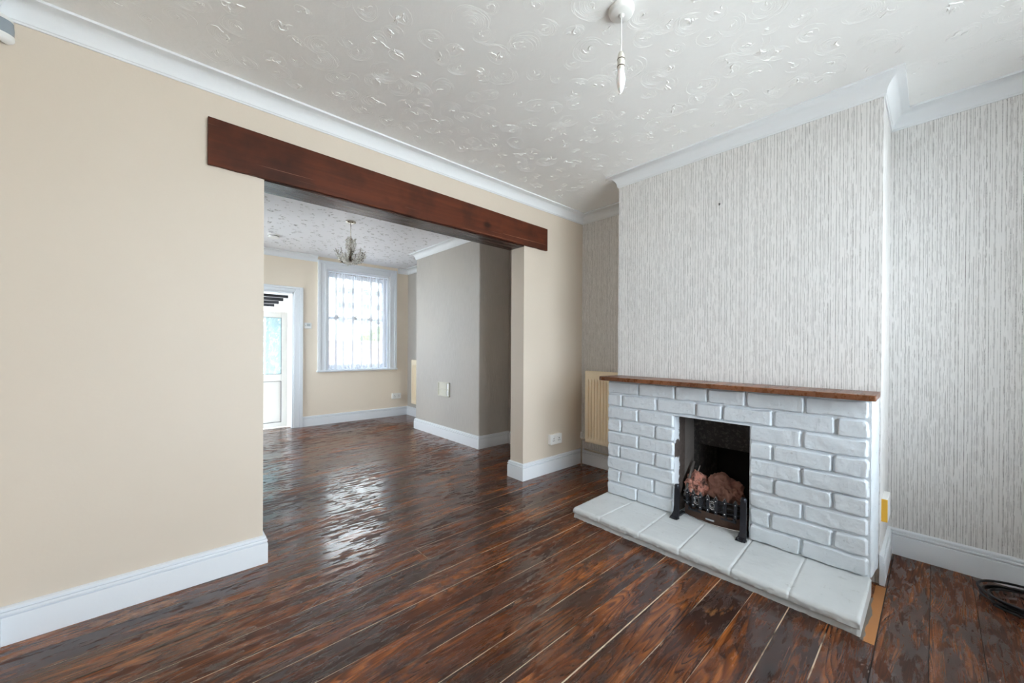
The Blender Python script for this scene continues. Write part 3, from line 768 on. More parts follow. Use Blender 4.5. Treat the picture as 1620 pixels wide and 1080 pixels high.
# ------------------------------------------------------------------ fireplace surround
XF = 2.42; ZB0, ZB1 = .078, .918
SY0, SY1 = .203, 1.655
def surround():
    rows = [[1.404,1.144,.94,.73,.457],[1.531,1.27,1.01,.853,.594,.333],[1.404,'o',.466],[1.541,1.278,'o',.597,.34],[1.405,'o',.471],[1.549,1.28,'o',.59,.343],[1.405,'o',.46],[1.547,1.286,'o',.603,.338],[1.411,'o',.468]]
    zt, zb, n = .912, .078, 9
    pz = (zt-zb)/n
    OY0, OY1, OZ = .712, 1.148, .716
    step = .0038
    ny = int(round((SY1-SY0)/step)); nz = int(round((zt-zb)/step))
    ys = np.linspace(SY0, SY1, ny+1); zs = np.linspace(zb, zt, nz+1)
    # snap grid lines on the opening
    ys[np.argmin(abs(ys-OY0))] = OY0; ys[np.argmin(abs(ys-OY1))] = OY1; zs[np.argmin(abs(zs-OZ))] = OZ
    bricks = []
    rnd = random.Random(21)
    for r, row in enumerate(rows):
        z1 = zt-r*pz; z0 = z1-pz
        cuts = [SY1+.004]+row+[SY0+.004]
        for a, b in zip(cuts, cuts[1:]):
            if a == 'o': a = OY0
            if b == 'o': b = OY1
            if a == b: continue
            bricks.append((b, a, z0, z1, rnd.uniform(-.003, .003), rnd.uniform(-.002, .002)))
    vs = []
    for z in zs:
        row = min(n-1, max(0, int((zt-z)/pz)))
        for y in ys:
            wy = y+.006*noise.noise((y*14, z*14, 3)); wz = z+.005*noise.noise((y*11, z*16, 9))
            best = -1; boff = 0
            for (b0, b1, z0, z1, off, tilt) in bricks:
                if z1 < z-.02 or z0 > z+.02 or b1 < y-.02 or b0 > y+.02: continue
                dy = min(wy-b0, b1-wy); dz = min(wz-z0, z1-wz)
                g1 = .0055+.002*noise.noise((y*5, z*5, 1)); dy -= g1; dz -= g1*.9
                R = .012
                if dy > R or dz > R: d = min(dy, dz)
                else: d = R-math.hypot(R-dy, R-dz) if (dy < R and dz < R) else min(dy, dz)
                if d > best: best = d; boff = off+tilt*(z-z0)/pz
            t = max(0, min(1, (best+.001)/.0065)); t = math.sin(t*math.pi/2)
            hgt = t*(.017+boff)+.0018*noise.noise((y*30, z*30, 0))+.0026*noise.noise((y*9, z*11, 4))+.0016*abs(noise.noise((y*80, z*60, 6)))
            vs.append((XF+.015-hgt, y, z))
    W = ny+1; fs = []
    for j in range(nz):
        for i in range(ny):
            ym, zm = (ys[i]+ys[i+1])/2, (zs[j]+zs[j+1])/2
            if OY0 < ym < OY1 and zm < OZ: continue
            fs.append((j*W+i, j*W+i+1, (j+1)*W+i+1, (j+1)*W+i))
    mb = MB(); mb.add(vs, fs)
    back = XB-.001
    # side, top and reveal skirts running back to the breast
    def skirt(idx, mi=0, to=back):
        m = len(mb.v); L = [mb.v[i] for i in idx]
        vv = L+[(to, p[1], p[2]) for p in L]; k = len(L)
        mb.add(vv, [(i, i+1, k+i+1, k+i) for i in range(k-1)], mi)
    io0, io1 = int(np.argmin(abs(ys-OY0))), int(np.argmin(abs(ys-OY1))); jo = int(np.argmin(abs(zs-OZ)))
    skirt([j*W for j in range(nz+1)]); skirt([j*W+ny for j in range(nz+1)])
    skirt([nz*W+i for i in range(ny+1)])
    skirt([j*W+io0 for j in range(jo+1)], 1, XB+.002); skirt([j*W+io1 for j in range(jo+1)], 1, XB+.002); skirt([jo*W+i for i in range(io0, io1+1)], 1, XB+.002)
    return mb
sur = thing('fireplace_surround', 'white painted brick fireplace surround with a sooty square fire opening', 'fireplace', (XF+.08, .93, .078))
surround().build('brickwork', [M['brick'], M['reveal']], sur, smooth=True, auto=50)
mb = MB(); mb.box(XF+.001, XF+.05, .70, 1.16, .7185, .7235); mb.build('lintel_plate', M['white_paint'], sur)
# fire chamber: splayed cheeks, leaning upper back, black hollow below
mb = MB()
def quad(a, b, c, d, mi=0): mb.add([a, b, c, d], [(0, 1, 2, 3)], mi)
cx0 = XB+.001; x1, x2 = 2.66, 2.88
yl, yr, ylb, yrb = 1.148, .712, 1.05, .81
quad((cx0, yl, .0775), (x1, yl-.03, .0775), (x1, yl-.03, .80), (cx0, yl, .72), 2)      # left cheek
quad((x1, yl-.03, .07), (x2, ylb, .07), (x2, ylb, .80), (x1, yl-.03, .80), 0)
quad((cx0, yr, .07), (x1, yr+.03, .07), (x1, yr+.03, .80), (cx0, yr, .72), 0)
quad((x1, yr+.03, .07), (x2, yrb, .07), (x2, yrb, .80), (x1, yr+.03, .80), 0)
quad((x2, ylb, .07), (x2, yrb, .07), (x2, yrb, .80), (x2, ylb, .80), 1)            # deep back
mb.add([(2.70, ylb+.05, .50), (2.70, yrb-.05, .50), (2.64, yrb-.07, .70), (2.64, ylb+.07, .70), (2.80, ylb+.02, .50), (2.80, yrb-.02, .50), (2.80, yrb-.02, .80), (2.80, ylb+.02, .80)],
       [(0,1,2,3), (0,4,5,1), (3,2,6,7), (0,3,7,4), (1,5,6,2)], 0)                   # leaning slab
quad((cx0, yl, .80), (cx0, yr, .80), (x2, yrb, .80), (x2, ylb, .80), 1)
quad((cx0, yl, .719), (cx0, yr, .719), (cx0, yr, .80), (cx0, yl, .80), 1)
mb.box(XF+.016, 2.89, .60, 1.26, .0, .0765, 3)
struct(mb.build('wall_fire_chamber', [M['soot'], M['soot_black'], M['soot_grey'], M['hearth']]))

# ragged white plaster edge on the right of the surround
mb = MB(); rnd = random.Random(4)
vs = []; fs = []; nzz = 46
for i in range(nzz+1):
    z = .079+i*(.917-.079)/nzz
    vs += [(XF+.02+rnd.uniform(-.004, .01), SY0-.001, z), (XF+.03, SY0-.006-rnd.uniform(0, .006), z), (XB-.035+rnd.uniform(-.012, .012), SY0-.012-rnd.uniform(0, .006), z), (XB-.002, BY0+.004+rnd.uniform(0, .003), z)]
for i in range(nzz):
    for q in range(3): fs.append((i*4+q, i*4+q+1, i*4+5+q, i*4+4+q))
mb.add(vs, fs); mb.build('plaster_edge', M['brick'], sur, smooth=True)

# mantel shelf
mt = MB()
n = 14; top, bot = .946, .919
front = 2.338; outline = [(XB-.001, .183), (front, .179)]
outline += [(front, 1.66)]
outline += [(front+.02*(1-math.cos(a)), 1.66+.024*math.sin(a)) for a in [math.pi/2*k/5 for k in range(1, 6)]]
outline += [(2.47, 1.683), (2.53, 1.672), (XB-.001, 1.655)]
k = len(outline)
mt.add([(x, y, bot) for x, y in outline]+[(x, y, top) for x, y in outline], [tuple(range(k)), tuple(range(k, 2*k))]+[(i, (i+1) % k, k+(i+1) % k, k+i) for i in range(k)])
tag(mt.build('mantel_shelf', M['mantel'], bevel=.003), 'thin varnished brown timber shelf lying along the top of the white brick surround', 'shelf')

# hearth
def hearth():
    joints = [(1.452, 1.432), (1.174, 1.185), (.935, .955), (.679, .694), (.437, .449)]
    prof = []
    for i in range(60): prof.append((XF+.015-(XF+.015-2.058)*i/59, .0785-.008*i/59))
    for i in range(1, 9):
        a = i/8*math.pi/2; prof.append((2.058-.022*math.sin(a), .0705-.022*(1-math.cos(a))))
    prof += [(2.036, .042), (2.037, .034), (2.042, .030), (2.052, .028), (2.052, .020), (2.050, .010), (2.049, 0.0)]
    y0, y1 = .197, 1.667; ny = 330
    K = len(prof); vs = []
    for j in range(ny+1):
        y = y0+(y1-y0)*j/ny
        for q, (x, z) in enumerate(prof):
            t = (x-2.035)/(XF-2.035); d = 0
            ends = .006*max(0, 1-(min(y-y0, y1-y)/.012))**2
            for ji, (a, b) in enumerate(joints):
                yy = a+(b-a)*t; dd = abs(y-yy)
                if q < 72: d = max(d, .0045*math.exp(-(dd/.0045)**2))
            if q < 60 and .94 < y < 1.44: d = max(d, .002*math.exp(-((x-2.285)/.005)**2))
            nz_ = .0018*noise.noise((x*14, y*14, 2))+.0008*noise.noise((x*60, y*60, 5))
            if q >= 66: nz_ += .004*noise.noise((x*10, y*40, z*60))
            if q < 60: vs.append((x, y, z-d-ends+nz_))
            elif q < 68: vs.append((x+d*.8+nz_, y, z-d*.5-ends))
            elif q < K-1: vs.append((x+nz_*1.3+d*.5, y, z))
            else: vs.append((x+nz_, y, .0))
    fs = [(j*K+q, j*K+q+1, (j+1)*K+q+1, (j+1)*K+q) for j in range(ny) for q in range(K-1)]
    n0 = len(vs)
    vs += [(XF+.015, y0, 0.), (XF+.015, y1, 0.)]
    fs += [tuple(range(K))+(n0,), tuple(ny*K+q for q in range(K))+(n0+1,)]
    m = MB(); m.add(vs, fs)
    return m
tag(hearth().build('hearth', M['hearth'], smooth=True, auto=50), 'low grey painted stone slab hearth on the floor in front of the brick surround', 'hearth')
mb = MB(); rr = random.Random(2)
gx = [2.033+i*.02 for i in range(20)]
vs = [(x, .1975, .0004) for x in gx]+[(x, .185+rr.uniform(-.004, .003)-.004*math.sin(x*23), .0009) for x in gx]
mb.add(vs, [(i, i+1, 20+i+1, 20+i) for i in range(19)])
mb.build('mortar_smear', simple('grey_mortar_dust', lin(120, 110, 102), .8, .5, 60, .3), None)
tag(bpy.data.objects['mortar_smear'], 'grey mortar dust along the floor at the right edge of the hearth', 'dust', kind='stuff')

# ------------------------------------------------------------------ fire grate
gr = thing('fire_grate', 'black cast iron fire front with spiked fret between two upright posts on the hearth', 'fire grate', (2.44, .93, .077))
def dog(y, zt, name):
    mb = MB(); hw = .017
    path = [(2.352, .080), (2.366, .083), (2.382, .094), (2.394, .115), (2.399, .15), (2.401, zt-.03), (2.402, zt)]
    wid = [1.5, 1.45, 1.25, 1., .9, .9, .85]
    for s_ in range(len(path)-1):
        (xa, za), (xb, zb) = path[s_], path[s_+1]; wa, wb = hw*wid[s_], hw*wid[s_+1]
        t = .016
        vs = [(xa, y-wa, za), (xa, y+wa, za), (xa+t, y+wa, za-(.0 if s_ else .002)), (xa+t, y-wa, za-(.0 if s_ else .002)), (xb, y-wb, zb), (xb, y+wb, zb), (xb+t, y+wb, zb), (xb+t, y-wb, zb)]
        mb.add(vs, [(0,1,2,3),(4,5,6,7),(0,1,5,4),(1,2,6,5),(2,3,7,6),(3,0,4,7)])
    mb.lathe([(0.001, -.004), (.016, 0), (.0175, .010), (.013, .022), (.001, .026)], (2.41, y, zt), 16)
    mb.box(2.354, 2.50, y-.012, y+.012, .077, .0885)
    mb.box(2.372, 2.386, y-.027, y+.027, .077, .086)
    return mb.build(name, M['black_iron'], gr, smooth=True, auto=40)
dog(1.118, .262, 'left_post'); dog(.733, .285, 'right_post')
YG0, YG1 = .768, 1.088
def bow(y): return 2.447+.030*((y-.93)/.16)**2
mb = MB()
for zz in (.170, .200, .232):
    mb.tube([(bow(y), y, zz) for y in np.linspace(YG0-.02, YG1+.02, 14)], .0045, 8)
mb.build('front_bars', M['black_iron'], gr, smooth=True)
for k, y in enumerate((1.075, 1.033, .986, .940, .894, .846, .792)):
    mb = MB(); x = bow(y)-.006; hw = .0085
    pr = [(-hw, .152), (hw, .152), (hw, .236), (hw+.003, .240), (0, .262), (-hw-.003, .240), (-hw, .236)]
    kk = len(pr)
    mb.add([(x-.004, y+a, z) for a, z in pr]+[(x+.005, y+a, z) for a, z in pr], [tuple(range(kk)), tuple(range(kk, 2*kk))]+[(i, (i+1) % kk, kk+(i+1) % kk, kk+i) for i in range(kk)])
    o = mb.build('spiked_upright', M['black_iron'], gr, bevel=.0015)
    for zz in (.168, .232):
        rv = MB(); rv.lathe([(.0048, 0), (.0042, -.003), (.002, -.005), (.0005, -.0055)], (x-.004, y, zz), 10, 0, 'x'); rv.build('rivet', M['iron_glint'], o, smooth=True)
    for sg in (-1, 1):
        rv = MB(); rv.add([(x-.0062, y+sg*(hw+.003), .2395), (x-.0062, y, .2625), (x-.0040, y, .2625), (x-.0040, y+sg*(hw+.003), .2395), (x-.0062, y+sg*(hw+.003), .2365), (x-.0062, y, .2585)], [(0,1,2,3),(0,4,5,1)]); rv.build('spike_glint', M['iron_glint'], o)  # thin pale strips painting a highlight along each spike
for k, y in enumerate((1.055, 1.010, .963, .917, .870)):
    mb = MB(); x = bow(y)
    for (a, z, r) in ((0, .201, .013), (0, .219, .007), (0, .183, .007), (-.012, .215, .006), (.012, .215, .006), (-.012, .187, .006), (.012, .187, .006)):
        pts = [(x-.004, y+a+r*math.cos(q), z+r*math.sin(q)) for q in [2*math.pi*i/14 for i in range(15)]]
        mb.tube(pts, .0028, 6, cap=False)
    mb.build('scroll_casting', M['iron_glint'] if k % 2 else M['black_iron'], gr, smooth=True)  # alternate castings paler, as painted-in highlights
mb = MB()   # scorched ash-pan cover
yy = np.linspace(YG0-.03, YG1+.015, 16); vs = []
for y in yy: 
    b = bow(y)+.012
    vs += [(b, y, .0775), (b-.004, y, .145), (b+.004, y, .148), (b+.012, y, .0775)]
fs = [(i*4+q, i*4+(q+1) % 4, (i+1)*4+(q+1) % 4, (i+1)*4+q) for i in range(15) for q in range(4)]+[(0,1,2,3), (60,61,62,63)]
mb.add(vs, fs); ap = mb.build('ashpan_cover', M['ashpan'], gr, smooth=True, auto=40)
mb = MB(); mb.box(bow(.93)-.003, bow(.93)+.013, .905, .955, .102, .112); mb.build('plate', M['iron_glint'], ap)
mb = MB(); mb.tube([(bow(y)+.008, y, .0795) for y in np.linspace(YG0-.03, YG1+.015, 14)], .0035, 6); mb.build('rim', M['iron_glint'], ap)
mb = MB(); mb.box(2.46, 2.70, .79, 1.07, .125, .135)
for y in np.linspace(.80, 1.06, 7): mb.box(2.46, 2.70, y-.006, y+.006, .135, .147)
mb.box(2.50, 2.53, .80, .83, .077, .126); mb.box(2.50, 2.53, 1.03, 1.06, .077, .126); mb.box(2.66, 2.69, .92, .95, .077, .126)
mb.build('bottom_grid', M['black_iron'], gr)

def rock(name, c, r, seed, mat, label, cat='burnt clay', sub=5, amp=.3, kind=None):
    bm = bmesh.new(); bmesh.ops.create_icosphere(bm, subdivisions=sub, radius=1.)
    for v in bm.verts:
        p = v.co.copy(); f = 1+amp*1.3*noise.noise(p*1.6+Vector((seed, 0, 0)))+amp*.7*noise.noise(p*4+Vector((0, seed, 0)))+amp*.4*noise.noise(p*11)
        v.co = Vector((p.x*r[0], p.y*r[1], p.z*r[2]))*f
    me = bpy.data.meshes.new(name); bm.to_mesh(me); bm.free(); me.materials.append(mat)
    me.polygons.foreach_set('use_smooth', [True]*len(me.polygons))
    o = bpy.data.objects.new(name, me); o.location = c; S.collection.objects.link(o)
    tag(o, label, cat, kind=kind); return o
rock('clay_lump', (2.60, 1.065, .245), (.07, .062, .088), 1.3, M['clay'], 'rounded pink burnt clay lump on the left of the grate')
rock('clay_lump', (2.62, .905, .24), (.08, .105, .098), 4.1, M['clay_brown'], 'broad brownish pink clay heap filling the right of the grate')
rock('ash_bed', (2.575, .93, .165), (.10, .150, .035), 7.7, M['ash'], 'bed of black cinders and ash on the grate bottom', 'ash', 4, .3, 'stuff')
def stick(pts, r, m, label, nm):
    mb = MB(); mb.tube(pts, r, 8); tag(mb.build(nm, m, smooth=True), label, 'burnt stick', 'burnt sticks leaning in the fire')
stick([(2.52, 1.115, .185), (2.57, 1.108, .30), (2.62, 1.10, .395)], [.012, .010, .008], M['soot_grey'], 'thick charred grey stick leaning against the left cheek of the fire', 'charred_stick')
stick([(2.53, 1.085, .20), (2.58, 1.070, .31), (2.62, 1.060, .375)], [.007, .006, .003], M['ember_white'], 'thin ash-white stick leaning just right of the charred grey one', 'ashy_stick')

# ------------------------------------------------------------------ radiators
def radiator(y0, y1, z0, z1, xw, thick, label, flutes=True):
    xf = xw-thick
    r = thing('radiator', label, 'radiator', (xw-.05, (y0+y1)/2, z0))
    n = max(2, int((y1-y0)/.0022)); ys = np.linspace(y0, y1, n+1)
    zs = [z0, z0+.012, z0+.035, z0+.06, z0+.075, z1-.115, z1-.10, z1-.075, z1-.03, z1-.008, z1]
    vs = []
    for z in zs:
        f = max(0, min(1, (z-z0-.045)/.03))*max(0, min(1, (z1-.08-z)/.035))
        for y in ys:
            e = .006*max(0, 1-min(y-y0, y1-y)/.01)**2+.006*max(0, 1-min(z-z0, z1-z)/.01)**2
            ph = ((y-y0-.02) % .034)/.034
            gv = max(0, 1-abs(ph-.5)/.17)
            fl = 0 if (y-y0 < .03 or y1-y < .03) else f*.026*math.sin(gv*math.pi/2)
            vs.append((xf+fl+e, y, z))
    W = n+1
    fs = [(j*W+i, j*W+i+1, (j+1)*W+i+1, (j+1)*W+i) for j in range(len(zs)-1) for i in range(n)]
    m = MB(); m.add(vs, fs)
    def back(idx): 
        L = [m.v[i] for i in idx]; k = len(L); m.add(L+[(xf+.022, p[1], p[2]) for p in L], [(i, i+1, k+i+1, k+i) for i in range(k-1)])
    back(range(W)); back([(len(zs)-1)*W+i for i in range(W)]); back([j*W for j in range(len(zs))]); back([j*W+n for j in range(len(zs))])
    m.add([(xf+.022, y0, z0), (xf+.022, y1, z0), (xf+.022, y1, z1), (xf+.022, y0, z1)], [(0,1,2,3)])
    m.build('front_panel', M['radiator'], r, smooth=True, auto=50)
    b = MB(); b.box(xf+.05, xf+.07, y0+.003, y1-.003, z0, z1-.004); b.build('rear_panel', M['radiator'], r, bevel=.004)
    for ya in (y0+.05, y1-.08):
        b = MB(); b.box(xf+.022, xw-.0005, ya, ya+.03, z0+.12, z1-.1); b.build('bracket', M['radiator'], r)
    return r
r1 = radiator(1.715, 2.308, .245, .935, XA, .10, 'cream pressed-steel radiator in the striped alcove left of the fireplace')
vb = MB(); yv = 2.345
vb.lathe([(.012, 0), (.015, .004), (.015, .018), (.011, .022)], (2.99, yv, .275), 16); vb.tube([(2.99, yv, .30), (2.99, yv, .335)], [.013, .011], 14)
vb.build('valve', M['plastic'], r1, smooth=True, auto=40)
vb = MB(); vb.tube([(2.99, yv, .276), (2.99, yv, .262), (2.99, yv, .0)], .0075, 10); vb.tube([(2.99, 2.30, .268), (2.99, yv+.006, .268)], .010, 12)
vb.tube([(3.03, 2.335, .16), (3.03, 2.20, .158), (3.03, 1.72, .156)], .0075, 10)
vb.build('pipe', simple('grimy_copper_pipe', lin(190, 180, 165), .4, .2, 60, .2, Metallic=.4), r1, smooth=True)
radiator(5.06, 5.86, .228, .946, XRA, .09, 'cream radiator mostly hidden behind the rear chimney breast')

# ------------------------------------------------------------------ sockets and small fittings
def socket(loc, wdt, hgt, label, axis='y', d=.03):
    r = thing('double_socket', label, 'socket', loc)
    x, y, z = loc; mb = MB(); mb.box(x-wdt/2, x+wdt/2, y-d, y, z-hgt/2, z+hgt/2); mb.build('back_box', M['plastic'], r, bevel=.004)
    mb = MB(); mb.box(x-wdt/2-.001, x+wdt/2+.001, y-d-.008, y-d, z-hgt/2-.001, z+hgt/2+.001); mb.build('face_plate', M['plastic'], r, bevel=.003)
    for cx_ in (-.036, .036):
        h = MB(); f = y-d-.009
        h.box(x+cx_-.004, x+cx_+.004, f, f+.002, z+.004, z+.014); h.box(x+cx_-.014, x+cx_-.006, f, f+.002, z-.014, z-.008); h.box(x+cx_+.006, x+cx_+.014, f, f+.002, z-.014, z-.008)
        h.build('pin_holes', M['dark'], r)
        s = MB(); s.box(x+cx_*.55-.006, x+cx_*.55+.006, f-.003, f+.001, z+.018, z+.032); s.build('rocker_switch', M['plastic'], r, bevel=.001)
    return r
socket((2.672, YP, .306), .150, .090, 'white double socket on the cream pier left of the alcove radiator')
socket((2.85, YR, .335), .150, .088, 'white double socket on the rear wall below and right of the window')

th = thing('thermostat', 'small white thermostat on the rear wall between doorway and window', 'thermostat', (1.508, YR, 1.455))
mb = MB(); mb.box(1.462, 1.554, YR-.024, YR, 1.413, 1.497); mb.build('casing', M['plastic'], th, bevel=.004)
mb = MB(); mb.box(1.492, 1.538, YR-.026, YR-.023, 1.447, 1.482); mb.build('display', simple('grey_display', lin(178, 184, 186), .3), th)
mb = MB(); mb.lathe([(.007, 0), (.0065, -.004), (.003, -.005)], (1.475, YR-.024, 1.455), 14, 0, 'y'); mb.build('button', M['aged_plastic'], th)

vp = thing('wall_plate', 'aged rectangular plate with two recessed panels on the rear chimney breast', 'wall plate', (XR, 4.27, .618))
mb = MB(); y0, y1, z0, z1 = 4.135, 4.405, .527, .708; f = XR-.014
mb.box(f, XR, y0, y0+.014, z0, z1); mb.box(f, XR, y1-.014, y1, z0, z1); mb.box(f, XR, y0, y1, z0, z0+.012); mb.box(f, XR, y0, y1, z1-.012, z1); mb.box(f, XR, y0, y1, .612, .622); mb.box(f, XR, 4.195, 4.207, z0, z1)
mb.build('rim', M['aged_plastic'], vp, bevel=.002)
for a, b in ((.539, .612), (.622, .696)):
    mb = MB(); mb.box(XR-.006, XR, 4.207, y1-.014, a, b); mb.build('recessed_panel', M['aged_plastic'], vp)
mb = MB(); mb.box(XR-.007, XR, y0+.014, 4.195, z0+.012, z1-.012); mb.box(XR-.016, XR-.006, 4.155, 4.185, .56, .60); mb.build('switch', M['plastic'], vp)

fb = thing('fused_box', 'small box with yellow side on the right return of the chimney breast above the skirting', 'wall box', (2.73, BY0, .36))
mb = MB(); mb.box(2.652, 2.80, BY0-.024, BY0, .288, .405); mb.build('box_body', M['plastic'], fb, bevel=.002)
mb = MB(); mb.add([(2.6505, BY0, .289), (2.6505, BY0-.023, .289), (2.6505, BY0-.023, .402), (2.6505, BY0, .402), (2.652, BY0, .289), (2.652, BY0-.023, .289), (2.652, BY0-.023, .402), (2.652, BY0, .402)], [(0,1,2,3),(4,5,6,7),(0,1,5,4),(1,2,6,5),(2,3,7,6),(3,0,4,7)])
mb.build('yellow_side', M['yellow'], fb)

mb = MB(); mb.tube([(XB+.004, .936, 2.075), (XB-.012, .936, 2.072)], .0035, 8); mb.tube([(XB-.010, .936, 2.072), (XB-.011, .936, 2.062)], .003, 8)
tag(mb.build('picture_nail', M['dark']), 'tiny dark nail in the striped wallpaper above the mantel', 'nail')

# motion sensor top left
ps = thing('motion_sensor', 'white and grey motion sensor high on the cream wall in the left corner', 'sensor', (-.47, YP, 2.35))
def halfbody(name, prof, c, mat, a0=0, a1=math.pi/2):
    m = MB(); n = 20; vs = []
    for r, h in prof:
        for k in range(n+1):
            q = a0+(a1-a0)*k/n; vs.append((c[0]+1.25*r*math.cos(q), c[1]-r*math.sin(q), c[2]+h))
    W = n+1; L = len(prof)
    m.add(vs, [(i*W+k, i*W+k+1, (i+1)*W+k+1, (i+1)*W+k) for i in range(L-1) for k in range(n)]+[tuple(range(W)), tuple((L-1)*W+k for k in range(W))])
    return m.build(name, mat, ps, smooth=True, auto=40)
pc = (XL+.0005, YP-.0005, 2.345)
halfbody('lens', [(.036, -.012), (.037, .012), (.035, .040)], pc, simple('grey_lens', lin(150, 160, 168), .25))
halfbody('lower_casing', [(.024, -.044), (.034, -.036), (.0375, -.028), (.0375, -.012)], pc, M['plastic'])
halfbody('upper_casing', [(.0365, .040), (.034, .052), (.028, .058)], pc, M['plastic'])

# ------------------------------------------------------------------ lights
pl = thing('pendant_light', 'white ceiling rose with bare candle bulb hanging on a short flex', 'pendant light', (1.310, .845, ZC))
mb = MB(); mb.lathe([(.049, 0.001), (.049, -.008), (.046, -.016), (.040, -.021), (.012, -.024), (.008, -.030), (.004, -.031)], (1.31, .845, ZC), 40); mb.build('ceiling_rose', M['plastic'], pl, smooth=True, auto=45)
mb = MB(); mb.tube([(1.31, .845, ZC-.028), (1.3115, .846, 2.40), (1.311, .846, 2.308)], .0023, 8); mb.build('flex', M['plastic'], pl, smooth=True)
hc = (1.311, .846, 2.316)
mb = MB(); mb.lathe([(.003, 0), (.008, -.003), (.0125, -.016), (.0135, -.030), (.0140, -.032), (.0140, -.055), (.0135, -.070)], hc, 28); lh = mb.build('lamp_holder', M['holder'], pl, smooth=True, auto=45)
M['groove'] = simple('brown_groove', lin(70, 55, 42), .6)
for zz in (-.031, -.059):
    mb = MB(); mb.lathe([(.0142, -.0018), (.0152, -.001), (.0152, .001), (.0142, .0018)], (hc[0], hc[1], hc[2]+zz), 28)
    mb.build('ring_groove', M['groove'], lh, smooth=True)
mb = MB(); mb.lathe([(.0115, -.066), (.0125, -.078), (.0145, -.088), (.0168, -.102), (.0172, -.114), (.0150, -.132), (.0105, -.148), (.0050, -.160), (.001, -.164)], hc, 28)
mb.build('candle_bulb', simple('opal_bulb_glass', lin(246, 247, 248), .2, Subsurface_Weight=.3), pl, smooth=True)

# crystal chandelier in the rear room
cx_, cy_ = 1.436, 4.208
ch = thing('crystal_chandelier', 'small leafy crystal chandelier hanging from the rear room ceiling', 'chandelier', (cx_, cy_, ZC))
mb = MB(); mb.lathe([(.050, .001), (.050, -.012), (.040, -.022), (.010, -.026)], (cx_, cy_, ZC), 36); mb.build('canopy', M['chrome'], ch, smooth=True, auto=40)
mb = MB(); mb.tube([(cx_, cy_, ZC-.02), (cx_, cy_, 2.30)], .004, 10); mb.lathe([(.006, 0), (.012, -.01), (.012, -.03), (.007, -.04), (.012, -.07), (.007, -.11), (.015, -.20), (.010, -.26), (.001, -.27)], (cx_, cy_, 2.32), 20)
mb.build('stem', M['chrome'], ch, smooth=True)
rnd = random.Random(17)
def leafs(mb, pts, n, size, spread):
    for _ in range(n):
        t = rnd.random()*(len(pts)-1); i = min(int(t), len(pts)-2); p = Vector(pts[i]).lerp(Vector(pts[i+1]), t-i)
        p += Vector([rnd.uniform(-1, 1)*spread for _ in range(3)])
        a = Vector([rnd.uniform(-1, 1) for _ in range(3)]).normalized(); b = a.cross(Vector([rnd.uniform(-1, 1) for _ in range(3)])).normalized(); c = a.cross(b)
        s = size*rnd.uniform(.6, 1.2)
        vs = [p-a*s, p+b*s*.45, p+a*s, p-b*s*.45, p+c*s*.22, p-c*s*.22]
        mb.add(vs, [(0,1,4),(1,2,4),(2,3,4),(3,0,4),(1,0,5),(2,1,5),(3,2,5),(0,3,5)])
for k in range(9):
    a = 2*math.pi*k/9+.2; ca, sa = math.cos(a), math.sin(a)
    pts = []
    for i in range(9):
        t = i/8; r = .018+.128*t**.85; z = 2.075-.028*math.sin(t*math.pi*.9)+.105*t**3
        pts.append((cx_+r*ca, cy_+r*sa, z))
    mb = MB(); mb.tube(pts, .003, 6); ar = mb.build('arm', M['crystal_dark'], ch, smooth=True)
    mb = MB(); leafs(mb, pts[1:], 80, .015, .017); mb.build('crystal_leaves', M['crystal'] if k % 3 else M['crystal_dark'], ar)
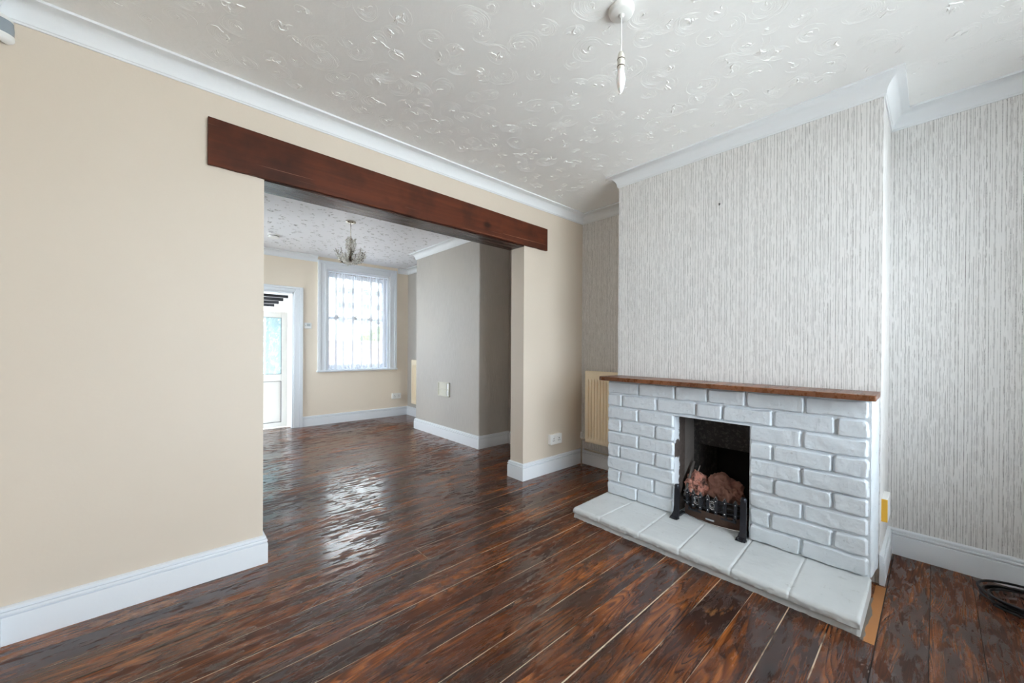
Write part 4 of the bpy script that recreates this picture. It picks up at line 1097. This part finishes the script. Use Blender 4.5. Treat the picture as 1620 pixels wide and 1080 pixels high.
for k in range(6):
    a = 2*math.pi*k/6+.5; ca, sa = math.cos(a), math.sin(a)
    pts = [(cx_+(.012+.026*math.sin(t*math.pi*.75)+.008*t)*ca, cy_+(.012+.026*math.sin(t*math.pi*.75)+.008*t)*sa, 2.12+.175*t) for t in [i/6 for i in range(7)]]
    mb = MB(); mb.tube(pts, .0025, 6); ar = mb.build('upright_spray', M['crystal_dark'], ch, smooth=True)
    mb = MB(); leafs(mb, pts, 60, .013, .012); mb.build('crystal_leaves', M['crystal'], ar)
mb = MB(); leafs(mb, [(cx_-.06, cy_, 2.06), (cx_+.06, cy_, 2.06), (cx_, cy_-.06, 2.055), (cx_, cy_+.06, 2.055), (cx_, cy_, 2.04), (cx_, cy_, 2.12)], 220, .015, .026)
mb.build('crystal_cluster', M['crystal'], ch)

sd = thing('smoke_alarm', 'round white smoke alarm on the rear room ceiling left of the chandelier', 'smoke alarm', (.939, 5.346, ZC))
mb = MB(); mb.lathe([(.062, .001), (.062, -.012), (.056, -.018)], (.939, 5.346, ZC), 36); mb.build('base', M['plastic'], sd, smooth=True, auto=35)
mb = MB(); mb.lathe([(.057, -.016), (.057, -.026)], (.939, 5.346, ZC), 36); mb.build('vent_slot', M['dark'], sd)
mb = MB(); mb.lathe([(.058, -.024), (.060, -.030), (.054, -.038), (.030, -.041)], (.939, 5.346, ZC), 36); mb.build('cover', M['plastic'], sd, smooth=True, auto=35)

# ------------------------------------------------------------------ cable coil on the floor right
cu = []
rc = random.Random(9)
cc = Vector((2.83, -.345))
N_ = 260
for i in range(N_):
    t = i/(N_-1); a = 2*math.pi*4.25*t+2.2
    rx = .125+.012*math.sin(a*.23+1); ry = .185+.012*math.sin(a*.31)
    x = cc.x+rx*math.cos(a)+.006*math.sin(t*9); y = cc.y+ry*math.sin(a)+.006*math.cos(t*7)
    z = .0065+.0075*(t*4.25)+.010*max(0, math.sin(a*1.0+.7))*t
    cu.append((x, y, z))
x, y, z = cu[-1]
cu += [(x+.02, y-.04, z+.005), (x+.03, y-.12, .02), (x+.02, y-.25, .007), (x-.02, y-.42, .006)]
cu = [(cu[0][0]-.02, cu[0][1]-.30, .006), (cu[0][0]-.01, cu[0][1]-.15, .006)]+cu
mb = MB(); mb.tube(cu, .0055, 8)
tag(mb.build('cable_coil', M['cable'], smooth=True), 'loosely coiled black cable on the floor by the right skirting', 'cable')
